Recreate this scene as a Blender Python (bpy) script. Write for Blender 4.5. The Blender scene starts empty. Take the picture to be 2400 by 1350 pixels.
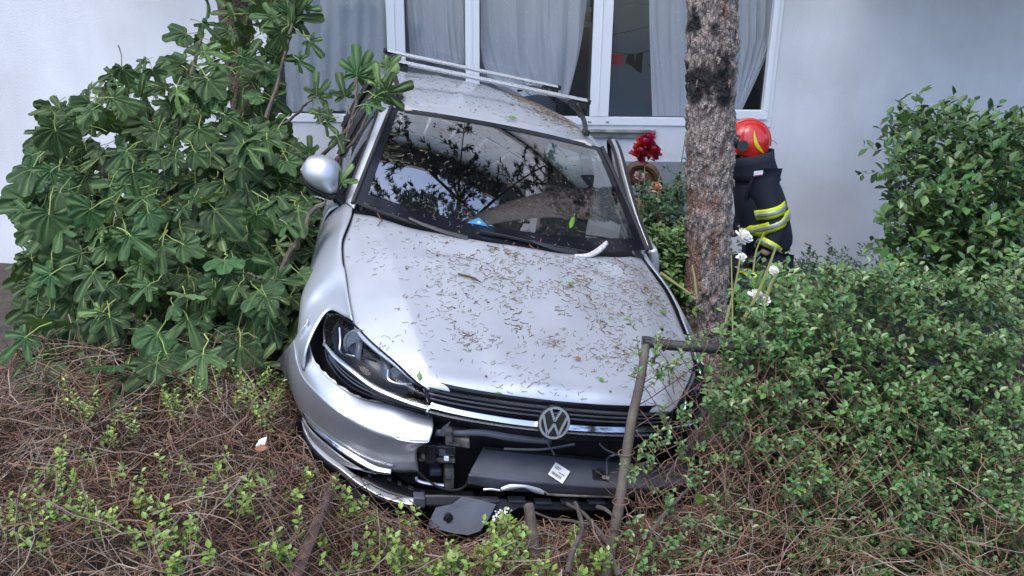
import bpy, bmesh, math, random
import numpy as np
from mathutils import Vector as V, Matrix, noise
random.seed(7); rng = np.random.default_rng(7)
S = bpy.context.scene; COL = S.collection; R_ = math.radians

# ---------------------------------------------------------------- camera
FOC = 1750.0                      # focal length in pixels of a 2400 px wide frame
CAMH = 1.85
CW = np.array([[0.99994, 0.01078, 0.0], [0.00328, -0.30443, 0.95253], [0.01026, -0.95247, -0.30444]])
CAR_R = np.array([[0.9596, 0.18456, 0.21352], [0.13367, 0.36874, -0.92312], [0.24759, -0.91437, -0.32917]])
CAR_T = np.array([-0.15831, 0.80239, 3.62202])
cam = bpy.data.objects.new('camera', bpy.data.cameras.new('camera')); COL.objects.link(cam)
cam.data.sensor_width = 36; cam.data.lens = 36 * FOC / 2400; cam.data.clip_start = .05; cam.data.clip_end = 500
mw = Matrix.Identity(4)
for i in range(3):
    mw[i][0] = CW[i][0]; mw[i][1] = -CW[i][1]; mw[i][2] = -CW[i][2]
mw[2][3] = CAMH
cam.matrix_world = mw; S.camera = cam
# ---------------------------------------------------------------- sky, sun, exposure
w = bpy.data.worlds.new('World'); S.world = w; w.use_nodes = True
nt = w.node_tree; bg = nt.nodes['Background']
sky = nt.nodes.new('ShaderNodeTexSky'); sky.sky_type = 'NISHITA'; sky.sun_disc = False
sky.sun_elevation = R_(66); sky.sun_rotation = R_(215); sky.air_density = 1.0; sky.dust_density = 3.2; sky.ozone_density = 5.0
nt.links.new(sky.outputs[0], bg.inputs[0]); bg.inputs[1].default_value = 0.15
sun = bpy.data.objects.new('sun', bpy.data.lights.new('sun', 'SUN')); COL.objects.link(sun)
sun.data.energy = .8; sun.data.angle = R_(35); sun.data.color = (1, .98, .96)
sun.rotation_euler = (R_(24), 0, R_(215 - 180 + 0) * -1)
S.view_settings.view_transform = 'Standard'; S.view_settings.look = 'None'; S.view_settings.gamma = 1
S.view_settings.use_curve_mapping = False; S.view_settings.exposure = 1.42
S.cycles.max_bounces = 10; S.cycles.transparent_max_bounces = 24; S.cycles.glossy_bounces = 5
S.cycles.caustics_reflective = False; S.cycles.caustics_refractive = False

# ---------------------------------------------------------------- geometry helpers
def wray(u, v):
    d = np.array([(u - 1200) / FOC, (v - 675) / FOC, 1.0]); return np.array([0, 0, CAMH]), CW @ d
def wat(u, v, depth):             # world point at a distance along the view axis
    o, d = wray(u, v); return o + d * depth
def wpl(u, v, ax, val):
    o, d = wray(u, v); return o + d * ((val - o[ax]) / d[ax])
def cray(u, v):
    d = np.array([(u - 1200) / FOC, (v - 675) / FOC, 1.0]); return -CAR_R.T @ CAR_T, CAR_R.T @ d
def cpl(u, v, ax, val):
    o, d = cray(u, v); return o + d * ((val - o[ax]) / d[ax])
def con(u, v, F, lo=1.2, hi=8, n=300):   # where the line of sight meets the car surface F = 0
    o, d = cray(u, v); ts = np.linspace(lo, hi, n); a = ts[0]; pv = F(*(o + a * d))
    for b in ts[1:]:
        c = F(*(o + b * d))
        if pv * c <= 0:
            for _ in range(30):
                m = (a + b) / 2
                if F(*(o + m * d)) * pv > 0: a = m
                else: b = m
            return o + b * d
        pv = c; a = b
    raise ValueError((u, v))
def cdep(u, v, depth):
    o, d = cray(u, v); return o + d * depth
def spl(xs, ys):
    xs = np.array(xs, float); ys = np.array(ys, float); m = np.gradient(ys, xs)
    def g(x):
        x = np.clip(x, xs[0], xs[-1]); i = np.clip(np.searchsorted(xs, x) - 1, 0, len(xs) - 2)
        h = xs[i + 1] - xs[i]; t = (x - xs[i]) / h
        return (2*t**3-3*t**2+1)*ys[i]+(t**3-2*t**2+t)*h*m[i]+(-2*t**3+3*t**2)*ys[i+1]+(t**3-t**2)*h*m[i+1]
    return g
def cr(P, n, closed=False):        # Catmull-Rom resample of a point row to n points
    P = np.array(P, float); k = len(P)
    if k == 2: return P[0] + (P[1] - P[0]) * np.linspace(0, 1, n)[:, None]
    if closed: Q = np.vstack([P[-1], P, P[0], P[1]]); seg = k
    else: Q = np.vstack([2*P[0]-P[1], P, 2*P[-1]-P[-2]]); seg = k - 1
    t = np.linspace(0, seg, n, endpoint=not closed); i = np.minimum(t.astype(int), seg - 1); t = (t - i)[:, None]
    a, b, c, d = Q[i], Q[i+1], Q[i+2], Q[i+3]
    return .5*((2*b)+(-a+c)*t+(2*a-5*b+4*c-d)*t**2+(-a+3*b-3*c+d)*t**3)
def grid(ctrl, nu, nv):            # control rows -> smooth nu x nv points
    rows = np.array([cr(r, nv) for r in ctrl])
    return np.array([cr(rows[:, j], nu) for j in range(nv)]).transpose(1, 0, 2)
def gfaces(nu, nv, off=0, cu=False, cv=False):
    F = []
    for i in range(nu if cu else nu - 1):
        for j in range(nv if cv else nv - 1):
            i2 = (i + 1) % nu; j2 = (j + 1) % nv
            F.append((off+i*nv+j, off+i2*nv+j, off+i2*nv+j2, off+i*nv+j2))
    return F
class MB:                          # collects shapes of one material set; build() links ONE mesh object
    def __init__(s): s.v = []; s.f = []; s.n = 0; s.m = []; s.mi = 0
    def add(s, v, f):
        v = np.array(v, float).reshape(-1, 3); s.v.append(v)
        s.f += [tuple(i + s.n for i in q) for q in f]; s.m += [s.mi] * len(f); s.n += len(v); return s
    def patch(s, ctrl, nu, nv): return s.add(grid(ctrl, nu, nv).reshape(-1, 3), gfaces(nu, nv))
    def pts(s, G): nu, nv = G.shape[:2]; return s.add(G.reshape(-1, 3), gfaces(nu, nv))
    def box(s, c, d, rot=None):
        x, y, z = np.array(d) / 2
        v = np.array([(a*x, b*y, e*z) for a in (-1, 1) for b in (-1, 1) for e in (-1, 1)])
        if rot is not None: v = v @ np.array(rot).T
        return s.add(v + np.array(c), [(0,1,3,2),(4,6,7,5),(0,4,5,1),(2,3,7,6),(0,2,6,4),(1,5,7,3)])
    def tube(s, P, r, k=6, caps=True):
        P = np.array(P, float); n = len(P); r = np.broadcast_to(np.array(r, float), (n,))
        T = np.gradient(P, axis=0); T /= np.linalg.norm(T, axis=1)[:, None] + 1e-12
        up = np.array([0, 0, 1.]) if abs(T[0][2]) < .9 else np.array([1., 0, 0])
        a = np.cross(T[0], up); a /= np.linalg.norm(a); rings = []
        for i in range(n):
            a = a - T[i] * (a @ T[i]); a /= np.linalg.norm(a) + 1e-12; b = np.cross(T[i], a)
            th = np.arange(k) * 2 * math.pi / k
            rings.append(P[i] + r[i] * (np.cos(th)[:, None] * a + np.sin(th)[:, None] * b))
        F = gfaces(n, k, 0, False, True)
        if caps: F += [tuple(range(k))[::-1], tuple((n-1)*k + j for j in range(k))]
        return s.add(np.vstack(rings), F)
    def disc(s, c, nrm, r, h, k=20, hole=0):
        nrm = np.array(nrm, float); nrm /= np.linalg.norm(nrm)
        a = np.cross(nrm, (0, 0, 1) if abs(nrm[2]) < .9 else (1, 0, 0)); a /= np.linalg.norm(a); b = np.cross(nrm, a)
        th = np.arange(k) * 2 * math.pi / k; d = np.cos(th)[:, None]*a + np.sin(th)[:, None]*b; c = np.array(c)
        rr = [r, r] + ([hole, hole] if hole else []); hh = [-h/2, h/2] + ([h/2, -h/2] if hole else [])
        vs = np.vstack([c + d*q + nrm*z for q, z in zip(rr, hh)])
        if hole: F = gfaces(4, k, 0, True, True)
        else: F = gfaces(2, k, 0, False, True) + [tuple(range(k))[::-1], tuple(k + j for j in range(k))]
        return s.add(vs, F)
    def prism(s, poly, nrm, h):     # extrude a 3D polygon along a vector
        P = np.array(poly, float); k = len(P); n = np.array(nrm, float); n = n / np.linalg.norm(n) * h
        return s.add(np.vstack([P, P + n]), [tuple(range(k))[::-1], tuple(k + j for j in range(k))] + [(j, (j+1) % k, k+(j+1) % k, k+j) for j in range(k)])
    def build(s, name, mat, parent=None, smooth=True, solid=0, bevel=0, sub=0, angle=40):
        me = bpy.data.meshes.new(name)
        vv = np.vstack(s.v) if s.v else np.zeros((0, 3))
        me.from_pydata(vv.tolist(), [], s.f); me.validate()
        for m in (mat if isinstance(mat, (list, tuple)) else [mat]): me.materials.append(m)
        if len(set(s.m)) > 1 and len(me.polygons) == len(s.m): me.polygons.foreach_set('material_index', s.m)
        if smooth: me.shade_smooth()
        if smooth and angle: me.set_sharp_from_angle(angle=R_(angle))
        o = bpy.data.objects.new(name, me); COL.objects.link(o)
        if parent: o.parent = parent
        if solid:
            q = o.modifiers.new('s', 'SOLIDIFY'); q.thickness = solid; q.offset = -1
        if bevel:
            q = o.modifiers.new('b', 'BEVEL'); q.width = bevel; q.segments = 2; q.limit_method = 'ANGLE'
        return o
def tag(o, label=None, cat=None, group=None, kind=None):
    if label: o['label'] = label
    if cat: o['category'] = cat
    if group: o['group'] = group
    if kind: o['kind'] = kind
    return o
def empty(name, loc, label, cat, group=None, rz=0):
    o = bpy.data.objects.new(name, None); COL.objects.link(o); o.location = loc; o.rotation_euler = (0, 0, rz)
    o.empty_display_size = .1
    return tag(o, label, cat, group)
def wobble(o, amp, scale, seed=0):
    for vt in o.data.vertices:
        vt.co += noise.noise_vector(vt.co * scale + V((seed, seed, seed))) * amp

# ---------------------------------------------------------------- materials
def mat(name, col, rough=.5, metal=0, coat=0, spec=.5, var=0, scale=20, bump=0, bscale=60, bdist=.01, col2=None, detail=4, island=0, sss=0, objvar=0, rvar=0):
    m = bpy.data.materials.new(name); m.use_nodes = True; n = m.node_tree.nodes; l = m.node_tree.links; b = n['Principled BSDF']
    b.inputs['Base Color'].default_value = (*col, 1); b.inputs['Roughness'].default_value = rough; b.inputs['Metallic'].default_value = metal
    b.inputs['Coat Weight'].default_value = coat; b.inputs['Specular IOR Level'].default_value = spec; b.inputs['Coat Roughness'].default_value = .06
    tc = n.new('ShaderNodeTexCoord'); out = None
    if var or col2 or bump or rvar:
        t = n.new('ShaderNodeTexNoise'); t.inputs['Scale'].default_value = scale; t.inputs['Detail'].default_value = detail
        l.new(tc.outputs['Object'], t.inputs['Vector'])
    if var or col2:
        c2 = col2 or tuple(max(0, c * (1 - var)) for c in col)
        mx = n.new('ShaderNodeMix'); mx.data_type = 'RGBA'; mx.inputs[6].default_value = (*col, 1); mx.inputs[7].default_value = (*c2, 1)
        rp = n.new('ShaderNodeMapRange'); rp.inputs[1].default_value = .35; rp.inputs[2].default_value = .65
        l.new(t.outputs['Fac'], rp.inputs[0]); l.new(rp.outputs[0], mx.inputs[0]); out = mx.outputs[2]
    if island or objvar:
        if island: g = n.new('ShaderNodeNewGeometry'); src = g.outputs['Random Per Island']
        else: g = n.new('ShaderNodeObjectInfo'); src = g.outputs['Random']
        hs = n.new('ShaderNodeHueSaturation'); k = island or objvar
        mr = n.new('ShaderNodeMapRange'); mr.inputs[3].default_value = 1 - k; mr.inputs[4].default_value = 1 + k
        l.new(src, mr.inputs[0]); l.new(mr.outputs[0], hs.inputs['Value'])
        mu = n.new('ShaderNodeMath'); mu.operation = 'MULTIPLY'; mu.inputs[1].default_value = 7.31; fr = n.new('ShaderNodeMath'); fr.operation = 'FRACT'
        l.new(src, mu.inputs[0]); l.new(mu.outputs[0], fr.inputs[0])
        m2 = n.new('ShaderNodeMapRange'); m2.inputs[3].default_value = .5 - .035; m2.inputs[4].default_value = .5 + .02
        l.new(fr.outputs[0], m2.inputs[0]); l.new(m2.outputs[0], hs.inputs['Hue'])
        if out: l.new(out, hs.inputs['Color'])
        else: hs.inputs['Color'].default_value = (*col, 1)
        out = hs.outputs[0]
    if out: l.new(out, b.inputs['Base Color'])
    if rvar:
        mr = n.new('ShaderNodeMapRange'); mr.inputs[1].default_value = .3; mr.inputs[2].default_value = .7
        mr.inputs[3].default_value = max(0, rough - rvar); mr.inputs[4].default_value = rough + rvar
        l.new(t.outputs['Fac'], mr.inputs[0]); l.new(mr.outputs[0], b.inputs['Roughness'])
    if bump:
        t2 = n.new('ShaderNodeTexNoise'); t2.inputs['Scale'].default_value = bscale; t2.inputs['Detail'].default_value = 6
        l.new(tc.outputs['Object'], t2.inputs['Vector']); bp = n.new('ShaderNodeBump'); bp.inputs['Strength'].default_value = bump
        bp.inputs['Distance'].default_value = bdist; l.new(t2.outputs['Fac'], bp.inputs['Height']); l.new(bp.outputs[0], b.inputs['Normal'])
    return m
def glass(name, tint, ior=1.5, rough=0.0, boost=0.0):
    m = bpy.data.materials.new(name); m.use_nodes = True; n = m.node_tree.nodes; l = m.node_tree.links; n.clear()
    o = n.new('ShaderNodeOutputMaterial'); tr = n.new('ShaderNodeBsdfTransparent'); gl = n.new('ShaderNodeBsdfGlossy'); fr = n.new('ShaderNodeFresnel'); mx = n.new('ShaderNodeMixShader')
    tr.inputs[0].default_value = (*tint, 1); gl.inputs['Roughness'].default_value = rough; 
    ge = n.new('ShaderNodeNewGeometry'); mr = n.new('ShaderNodeMapRange'); mr.inputs[3].default_value = ior; mr.inputs[4].default_value = 1/ior   # a thin sheet: the same from both sides
    l.new(ge.outputs['Backfacing'], mr.inputs[0]); l.new(mr.outputs[0], fr.inputs[0])
    ad = n.new('ShaderNodeMath'); ad.operation = 'ADD'; ad.inputs[1].default_value = boost; ad.use_clamp = True
    l.new(fr.outputs[0], ad.inputs[0]); l.new(ad.outputs[0], mx.inputs[0]); l.new(tr.outputs[0], mx.inputs[1]); l.new(gl.outputs[0], mx.inputs[2]); l.new(mx.outputs[0], o.inputs[0])
    return m
M = {}
M['paint'] = mat('silver_paint', (.56, .585, .625), .46, .72, .45, .5, var=.11, scale=5, detail=9, rvar=.07)
M['paint_in'] = mat('paint_underside', (.16, .165, .17), .6, .2)
M['gloss'] = mat('gloss_black', (.006, .007, .010), .14, 0, .15, .35, rvar=.05, scale=8)
M['black'] = mat('black_plastic', (.016, .017, .020), .45, var=.3, scale=12, bump=.06, bscale=300)
M['grey_pl'] = mat('charcoal_plastic', (.088, .095, .115), .38, var=.35, scale=7, bump=.05, bscale=250, rvar=.12)
M['dusty'] = mat('dusty_plastic', (.03, .03, .03), .8, col2=(.16, .145, .12), scale=25)
M['chrome'] = mat('chrome', (.78, .79, .81), .12, 1.0)
M['alu'] = mat('brushed_aluminium', (.86, .87, .88), .28, .8, rvar=.05)
M['rubber'] = mat('rubber', (.012, .012, .013), .7)
M['trim'] = mat('pillar_trim', (.30, .33, .32), .8)
M['inside'] = mat('cabin_plastic', (.022, .023, .025), .6, bump=.05)
M['seat'] = mat('seat_cloth', (.035, .036, .04), .9, var=.3, scale=40, bump=.1)
M['liner'] = mat('headliner', (.40, .39, .37), .9)
M['screen'] = glass('windscreen_glass', (.70, .80, .78), 1.52, boost=.40)
M['sglass'] = glass('side_glass', (.60, .70, .68), 1.5)
M['lens'] = glass('headlight_lens', (.80, .82, .85), 1.30, .01)
M['white'] = mat('white_paper', (.75, .76, .76), .6)
M['whitepl'] = mat('scratched_white_plastic', (.62, .61, .58), .5, col2=(.34, .32, .29), scale=60)
M['print'] = mat('printed_ink', (.06, .06, .07), .6)
M['blue'] = mat('blue_print', (.015, .17, .34), .5)
M['tyre'] = mat('tyre', (.014, .014, .015), .75, bump=.2)
# ================================================================ THE CAR (built in car axes: x = image right, y = forward, z = up)
car = empty('crashed_car', (0, 0, 0), 'silver estate car with torn off front bumper, tilted across the crushed hedge', 'car')
A = CW @ CAR_R; mwc = Matrix.Identity(4)
for i in range(3):
    for j in range(3): mwc[i][j] = A[i][j]
    mwc[i][3] = (CW @ CAR_T)[i]
mwc[2][3] += CAMH
car.matrix_world = mwc
CARM = np.array([[mwc[i][j] for j in range(3)] for i in range(3)]); CARO = np.array([mwc[i][3] for i in range(3)])
def c2w(p): return np.asarray(p) @ CARM.T + CARO

hz = spl([-.75, -.5, -.2, 0, .3, .55, .7, .78, .84], [1.05, 1.03, .995, .965, .905, .845, .80, .765, .70])
def hoodz(x, y):
    a = np.abs(x); xc = np.interp(y, [-.5, .78], [.67, .45])
    d = np.sqrt((a - xc)**2 + .00004) + (a - xc)
    return hz(y) - .035*(x/.7)**2 - d*.14
def hood_F(x, y, z): return z - hoodz(x, y)
nx_ = [0, .2, .42, .6, .72, .80, .86, .90]; ny_ = [.87, .86, .82, .74, .62, .46, .22, -.1]
nose_y = spl(nx_, ny_)
def nose_F(off=0): return lambda x, y, z: y - (nose_y(abs(x)) + off)
by_ = spl([0, .2, .42, .6, .74, .83, .90, .98, 1.08], [.90, .89, .85, .77, .64, .48, .29, .06, -.25])
def bump_F(off=0): return lambda x, y, z: y - (by_(abs(x)) + off)
def scrz(x, y, off=0):
    t = -.24 - y; return .985 + .60*t - .07*t*t - .156*x*x + off
def scr_F(off=0): return lambda x, y, z: z - scrz(x, y, off)

# ---- hood
side_x = [.742, .760, .778, .770, .755, .735, .703, .646, .560, .499, .455]
side_y = [-.452, -.304, -.172, -.03, .11, .28, .453, .560, .675, .754, .787]
rear_c = spl([0, .2, .385, .55, .66, .742], [-.213, -.220, -.250, -.315, -.385, -.452])
front_c = spl([0, .19, .35, .455], [.806, .805, .797, .787])
sd = cr(np.c_[side_x, side_y], 60)
def hood_pt(a, b):                 # a -1..1 across, b 0..1 along
    s = 1 if a >= 0 else -1; q = abs(a); i = b * 59; k = min(int(i), 58); e = sd[k] + (sd[k+1] - sd[k]) * (i - k)
    C = np.array([0, -.213 + 1.019*b]); E = e
    Rr = np.array([q*.742, rear_c(q*.742)]); Rf = np.array([q*.455, front_c(q*.455)])
    bil = (1-q)*((1-b)*np.array([0, -.213]) + b*np.array([0, .806])) + q*((1-b)*sd[0] + b*sd[-1])
    p = (1-q)*C + q*E + (1-b)*Rr + b*Rf - bil
    x, y = p[0]*s, p[1]
    z = hoodz(x, y) + .006*noise.noise(V((x*3.1, y*3.1, 4.2))) * min(1, 6*(1-q)) + .004*noise.noise(V((x*8, y*5, 1.2))) * min(1, 6*(1-q))
    z -= .022*max(0, (b-.94)/.06)**2
    # buckled rear right corner of the panel
    z += .018*math.exp(-((x-.52)/.10)**2-((y+.17)/.07)**2) - .012*math.exp(-((x-.42)/.08)**2-((y+.12)/.05)**2)
    z += .007*math.exp(-((x+.40)/.12)**2-((y-.02)/.05)**2) - .009*math.exp(-((x+.30)/.14)**2-((y+.07)/.05)**2)
    return (x, y, z)
hb = MB(); hb.pts(np.array([[hood_pt(a, b) for a in np.linspace(1, -1, 181)] for b in np.linspace(0, 1, 71)]))
hood = hb.build('hood', [M['paint'], M['paint_in']], car, solid=.012, angle=50)
hood.modifiers['s'].material_offset = 0
# dark box added below the hood to block light through its gaps
eb = MB()
rows = []
for yv in (-.50, -.2, .2, .5, .70):
    xx = np.interp(yv, [-.5, .1, .45, .7], [.80, .80, .70, .44]); zt = hoodz(0, yv) - .05
    rows.append([(-xx, yv, .30), (-xx, yv, zt - .07), (-xx*.5, yv, zt-.02), (xx*.5, yv, zt-.02), (xx, yv, zt - .07), (xx, yv, .30)])
eb.pts(np.array(rows)); eb.add(rows[-1], [(0, 1, 2, 3, 4, 5)]); eb.add(rows[0], [(0, 1, 2, 3, 4, 5)])
eb.build('hood_light_block', M['black'], car)

# ---- fenders
def fender(s):
    sec = {-.56: [(.752, .992), (.800, .962), (.868, .86), (.897, .70), (.897, .5), (.88, .28)],
           -.42: [(.752, .966), (.795, .945), (.862, .85), (.899, .70), (.905, .5), (.90, .30)],
           -.30: [(.766, .945), (.798, .926), (.862, .835), (.900, .70), (.908, .60), (.905, .53)],
           -.15: [(.784, .914), (.806, .897), (.866, .81), (.903, .715), (.912, .67), (.910, .645)],
           .02: [(.774, .884), (.802, .866), (.866, .79), (.905, .73), (.914, .70), (.912, .685)],
           .10: [(.760, .872), (.790, .852), (.860, .775), (.902, .71), (.912, .68), (.908, .655)],
           .28: [(.738, .838), (.768, .818), (.832, .762), (.888, .69), (.900, .62), (.895, .58)],
           .40: [(.714, .806), (.742, .790), (.800, .762), (.838, .715), (.862, .65), (.866, .56)]}
    back = {.28: (0, .06, .13, .08, .02, 0), .40: (-.035, .03, .135, .08, .02, 0)}   # front edge cut back round the headlight
    ctrl = [[(s*x, y - q, z) for (x, z), q in zip(sec[y], back.get(y, (0,)*6))] for y in sorted(sec)]
    b = MB(); G = grid(ctrl, 40, 30)
    b.pts(G if s > 0 else G[::-1]); o = b.build('fender', M['paint'], car, solid=.006, angle=60)
    if s > 0: o['label'] = 'scuffed fender beside the tree trunk'
    return o
fender(-1); fender(1)

# ---- windscreen
def scr_pt(a, b, off=0):
    xb, xt = a*.742, a*.603; yb = -.243 - .34*xb*xb - .02; yt = -1.045 - .16*xt*xt
    x = xb + (xt - xb)*b; y = yb + (yt - yb)*b
    return (x, y, scrz(x, y, off))
g = MB(); g.pts(np.array([[scr_pt(a, b) for a in np.linspace(-1, 1, 33)] for b in np.linspace(0, 1, 25)])); wscreen = g.build('windshield', M['screen'], car, angle=0)
fr = MB(); na, nb = 41, 41
def ring(b0, b1, a0, a1, n1, n2, off=.003):
    fr.pts(np.array([[scr_pt(a, b, off) for a in np.linspace(a0, a1, n2)] for b in np.linspace(b0, b1, n1)]))
ring(-.02, .085, -1, 1, 4, 33); ring(.955, 1.0, -.97, .97, 3, 33); ring(.0851, 1.0, -1.0, -.945, 20, 3); ring(.0851, 1.0, .935, 1.0, 20, 3)
fr.build('windshield_border', M['gloss'], wscreen)
for s in (-1, 1):
    ms = MB(); ms.tube([scr_pt(s*1.012, b, .006) for b in np.linspace(-.03, 1.0, 20)], .011, 6); ms.build('windshield_seal', M['rubber'], wscreen)
st = MB()                          # triangular sticker at the bottom of the glass
tri = [con(u, v, scr_F(.006)) for u, v in ((1093, 525), (1122, 513), (1143, 534))]
st.add(tri, [(0, 1, 2)]); so = st.build('windshield_sticker', [M['blue']], wscreen)
tri2 = [con(u, v, scr_F(.009)) for u, v in ((1116, 524), (1122, 520), (1127, 524), (1126, 528), (1118, 527))]
s2 = MB(); s2.add(tri2, [(0, 1, 2, 3, 4)]); o2 = s2.build('windshield_sticker_print', M['trim'], wscreen)
# ---- cowl and wipers
cw = MB()
cw.pts(np.array([[(x, rear_c(abs(x)) + d, hoodz(x, rear_c(abs(x))) - .028 - k) for x in np.linspace(-.74, .74, 25)] for d, k in ((.06, .03), (0.0, .006), (-.035, 0), (-.06, .01))]))
cw.build('cowl', M['black'], car)
def wiper(path, arm):
    b = MB(); b.tube([con(u, v, scr_F(.018)) for u, v in path], .007, 5)
    o = b.build('wiper', M['rubber'], car); c = MB(); c.tube([con(u, v, scr_F(.030)) for u, v in arm], [.008, .011, .013, .016][:len(arm)], 6)
    c.build('wiper_arm', M['black'], o); return o
wiper([(853, 486), (900, 503), (950, 520), (1000, 536), (1060, 551), (1085, 556)], [(958, 515), (990, 530), (1040, 548), (1095, 563)])
wiper([(1125, 545), (1180, 556), (1260, 574), (1330, 586), (1372, 594)], [(1245, 569), (1270, 578), (1300, 588), (1350, 597)])

# ---- roof, pillars, sides
def roofz(x, y): 
    zc = spl([-3.75, -3.5, -3.0, -2.4, -1.8, -1.4, -1.2, -1.045], [1.33, 1.39, 1.445, 1.475, 1.483, 1.465, 1.444, 1.412])(y)
    return zc - .15*x*x - .35*max(0, abs(x) - .5)**2
def roof_hw(y): return np.interp(y, [-3.7, -3.0, -1.8, -1.2, -1.05], [.55, .585, .615, .612, .605])
rf = MB(); rr = []
for q in np.linspace(0, 1, 40):
    row = []
    for a in np.linspace(-1, 1, 41):
        y = (-1.047 - .16*(a*.603)**2)*(1-q) + -3.66*q; x = a*roof_hw(y)
        z = roofz(x, y) + (0.006 if abs(abs(a) - .30) < .03 and y < -1.35 else 0)
        row.append((x, y, z))
    rr.append(row)
rf.pts(np.array(rr)); roof = rf.build('roof', M['paint'], car, solid=.01, angle=60)
hl = MB(); hl.pts(np.array([[(a*roof_hw(y)*.97, y, roofz(a*.58, y) - .05) for a in np.linspace(-1, 1, 11)] for y in np.linspace(-1.10, -3.5, 14)]))
hl.build('headliner', M['liner'], car)
pil_in = [(.745, -.46, .985), (.71, -.62, 1.085), (.665, -.86, 1.225), (.62, -1.10, 1.357), (.612, -1.25, 1.385), (.62, -1.8, 1.415), (.61, -2.5, 1.405), (.585, -3.1, 1.37), (.56, -3.6, 1.30)]
pil_out = [(.790, -.60, .965), (.757, -.75, 1.06), (.712, -.98, 1.19), (.672, -1.22, 1.315), (.666, -1.42, 1.36), (.668, -1.8, 1.382), (.66, -2.5, 1.372), (.645, -3.1, 1.33), (.62, -3.55, 1.26)]
mid = [((a[0]+b[0])/2 + .016, (a[1]+b[1])/2 + .01, (a[2]+b[2])/2 + .018) for a, b in zip(pil_in, pil_out)]
for s in (-1, 1):
    b = MB(); T = lambda P: [(s*x, y, z) for x, y, z in P]
    G = grid([T(pil_in), T(mid), T(pil_out)], 9, 60); b.pts(G if s < 0 else G[::-1])
    b.build('side_pillar', M['paint'], car, solid=.006, angle=60)
    t = MB(); ti = [(x*.965, y-.03, z-.035) for x, y, z in pil_in[:5]]; to = [(x*.965, y-.02, z-.03) for x, y, z in pil_out[:5]]
    t.patch([T(ti), T(to)], 2, 16); t.build('pillar_trim', M['trim'], car, solid=.01)
    sg = MB(); top = [(x+.004, y, z-.012) for x, y, z in pil_out[1:]]
    bot = [(.83, y, .965) for y in (-.72, -.95, -1.22, -1.42, -1.8, -2.5, -3.0, -3.2)]
    if s < 0:
        G = grid([T(top), T([((a[0]+b[0])/2 + .012, (a[1]+b[1])/2, (a[2]+b[2])/2) for a, b in zip(top, bot)]), T(bot)], 9, 40)
        sg.pts(G); sgo = sg.build('side_window', M['sglass'], car)
        sm = MB(); sm.tube([(x*s, y, z) for x, y, z in pil_out], .012, 6); sm.tube([(s*.836, y, .965) for y in np.linspace(-.62, -3.2, 12)], .012, 6)
        for yb in (-1.72, -2.72): sm.tube([(s*.838, yb + .02, .965), (s*.765, yb, 1.17), (s*.672, yb - .03, 1.375)], .03, 6)
        sm.build('window_seal', M['rubber'], sgo)
    else:
        top2, bot2 = top[4:], bot[4:]
        sg.pts(grid([T(top2), T(bot2)], 6, 24)); sgo = sg.build('side_window', M['sglass'], car)
        sm = MB(); sm.tube([(s*.838, -1.72, .965), (s*.765, -1.74, 1.17), (s*.672, -1.76, 1.375)], .04, 6); sm.build('window_seal', M['rubber'], sgo)
    # flank: the doors behind the fender
    for y0, y1 in ((-.565, -1.70), (-1.71, -2.75), (-2.76, -3.62)):
        if s > 0 and y0 == -.565: continue
        ctrl = []
        for q in np.linspace(0, 1, 5):
            y = y0 + (y1 - y0)*q; tp = np.interp(y, [-3.62, -2.8, -.56], [.93, .985, 1.0])
            ctrl.append([(s*(.80+.03*(y < -.9)), y, .965), (s*(.862*tp), y, .90), (s*.89*tp, y, .74), (s*.893*tp, y, .60), (s*.872*tp, y, .42), (s*.86*tp, y, .25)])
        d = MB(); G = grid(ctrl, 16, 20); d.pts(G[::-1] if s > 0 else G); d.build('door_panel' if y1 > -3 else 'rear_quarter', M['paint'], car, solid=.008, angle=60)
# rear end
tg = MB()
tg.patch([[(-.56, -3.62, 1.29), (0, -3.68, 1.345), (.56, -3.62, 1.29)], [(-.62, -3.66, 1.25), (0, -3.72, 1.28), (.62, -3.66, 1.25)]], 3, 12)
tg.patch([[(-.78, -3.70, .95), (0, -3.80, .96), (.78, -3.70, .95)], [(-.83, -3.70, .75), (0, -3.84, .75), (.83, -3.70, .75)], [(-.83, -3.62, .3), (0, -3.78, .3), (.83, -3.62, .3)]], 9, 14)
for s in (-1, 1): tg.patch([[(s*.56, -3.62, 1.29), (s*.78, -3.70, .95)], [(s*.68, -3.5, 1.25), (s*.83, -3.58, .95)]], 3, 8)
tg.build('tailgate', M['paint'], car, solid=.01)
rw = MB(); rw.patch([[(-.60, -3.66, 1.25), (0, -3.72, 1.28), (.60, -3.66, 1.25)], [(-.74, -3.70, .95), (0, -3.79, .96), (.74, -3.70, .95)]], 5, 10); rw.build('rear_window', M['sglass'], car)
fl = MB(); fl.box((0, -2.0, .30), (1.66, 3.1, .06)); fl.build('floor_pan', M['black'], car)

# ---- open front door on the car's left
th = R_(9); hx, hy = .84, -.56
def dr(P):
    P = np.array(P, float); x = P[..., 0] - hx; y = P[..., 1] - hy
    # free end (-y) swings out to +x
    return np.stack([hx + x*math.cos(th) - y*math.sin(th), hy + x*math.sin(th) + y*math.cos(th), P[..., 2]], -1)
d = MB(); ctrl = []
for q in np.linspace(0, 1, 5):
    y = -.60 - 1.10*q; ctrl.append([(.83, y, .965), (.862, y, .90), (.89, y, .74), (.893, y, .60), (.872, y, .42), (.86, y, .25)])
d.pts(dr(grid(ctrl, 16, 20))[::-1]); door = d.build('open_door', M['paint'], car, solid=.05, angle=60); door['label'] = 'open front door on the side of the tree trunk'
fp = [(.825, -.66, .965), (.757, -.86, 1.09), (.705, -1.10, 1.225), (.672, -1.36, 1.345), (.668, -1.60, 1.378), (.690, -1.70, 1.33), (.755, -1.71, 1.17), (.83, -1.71, .965)]
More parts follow.
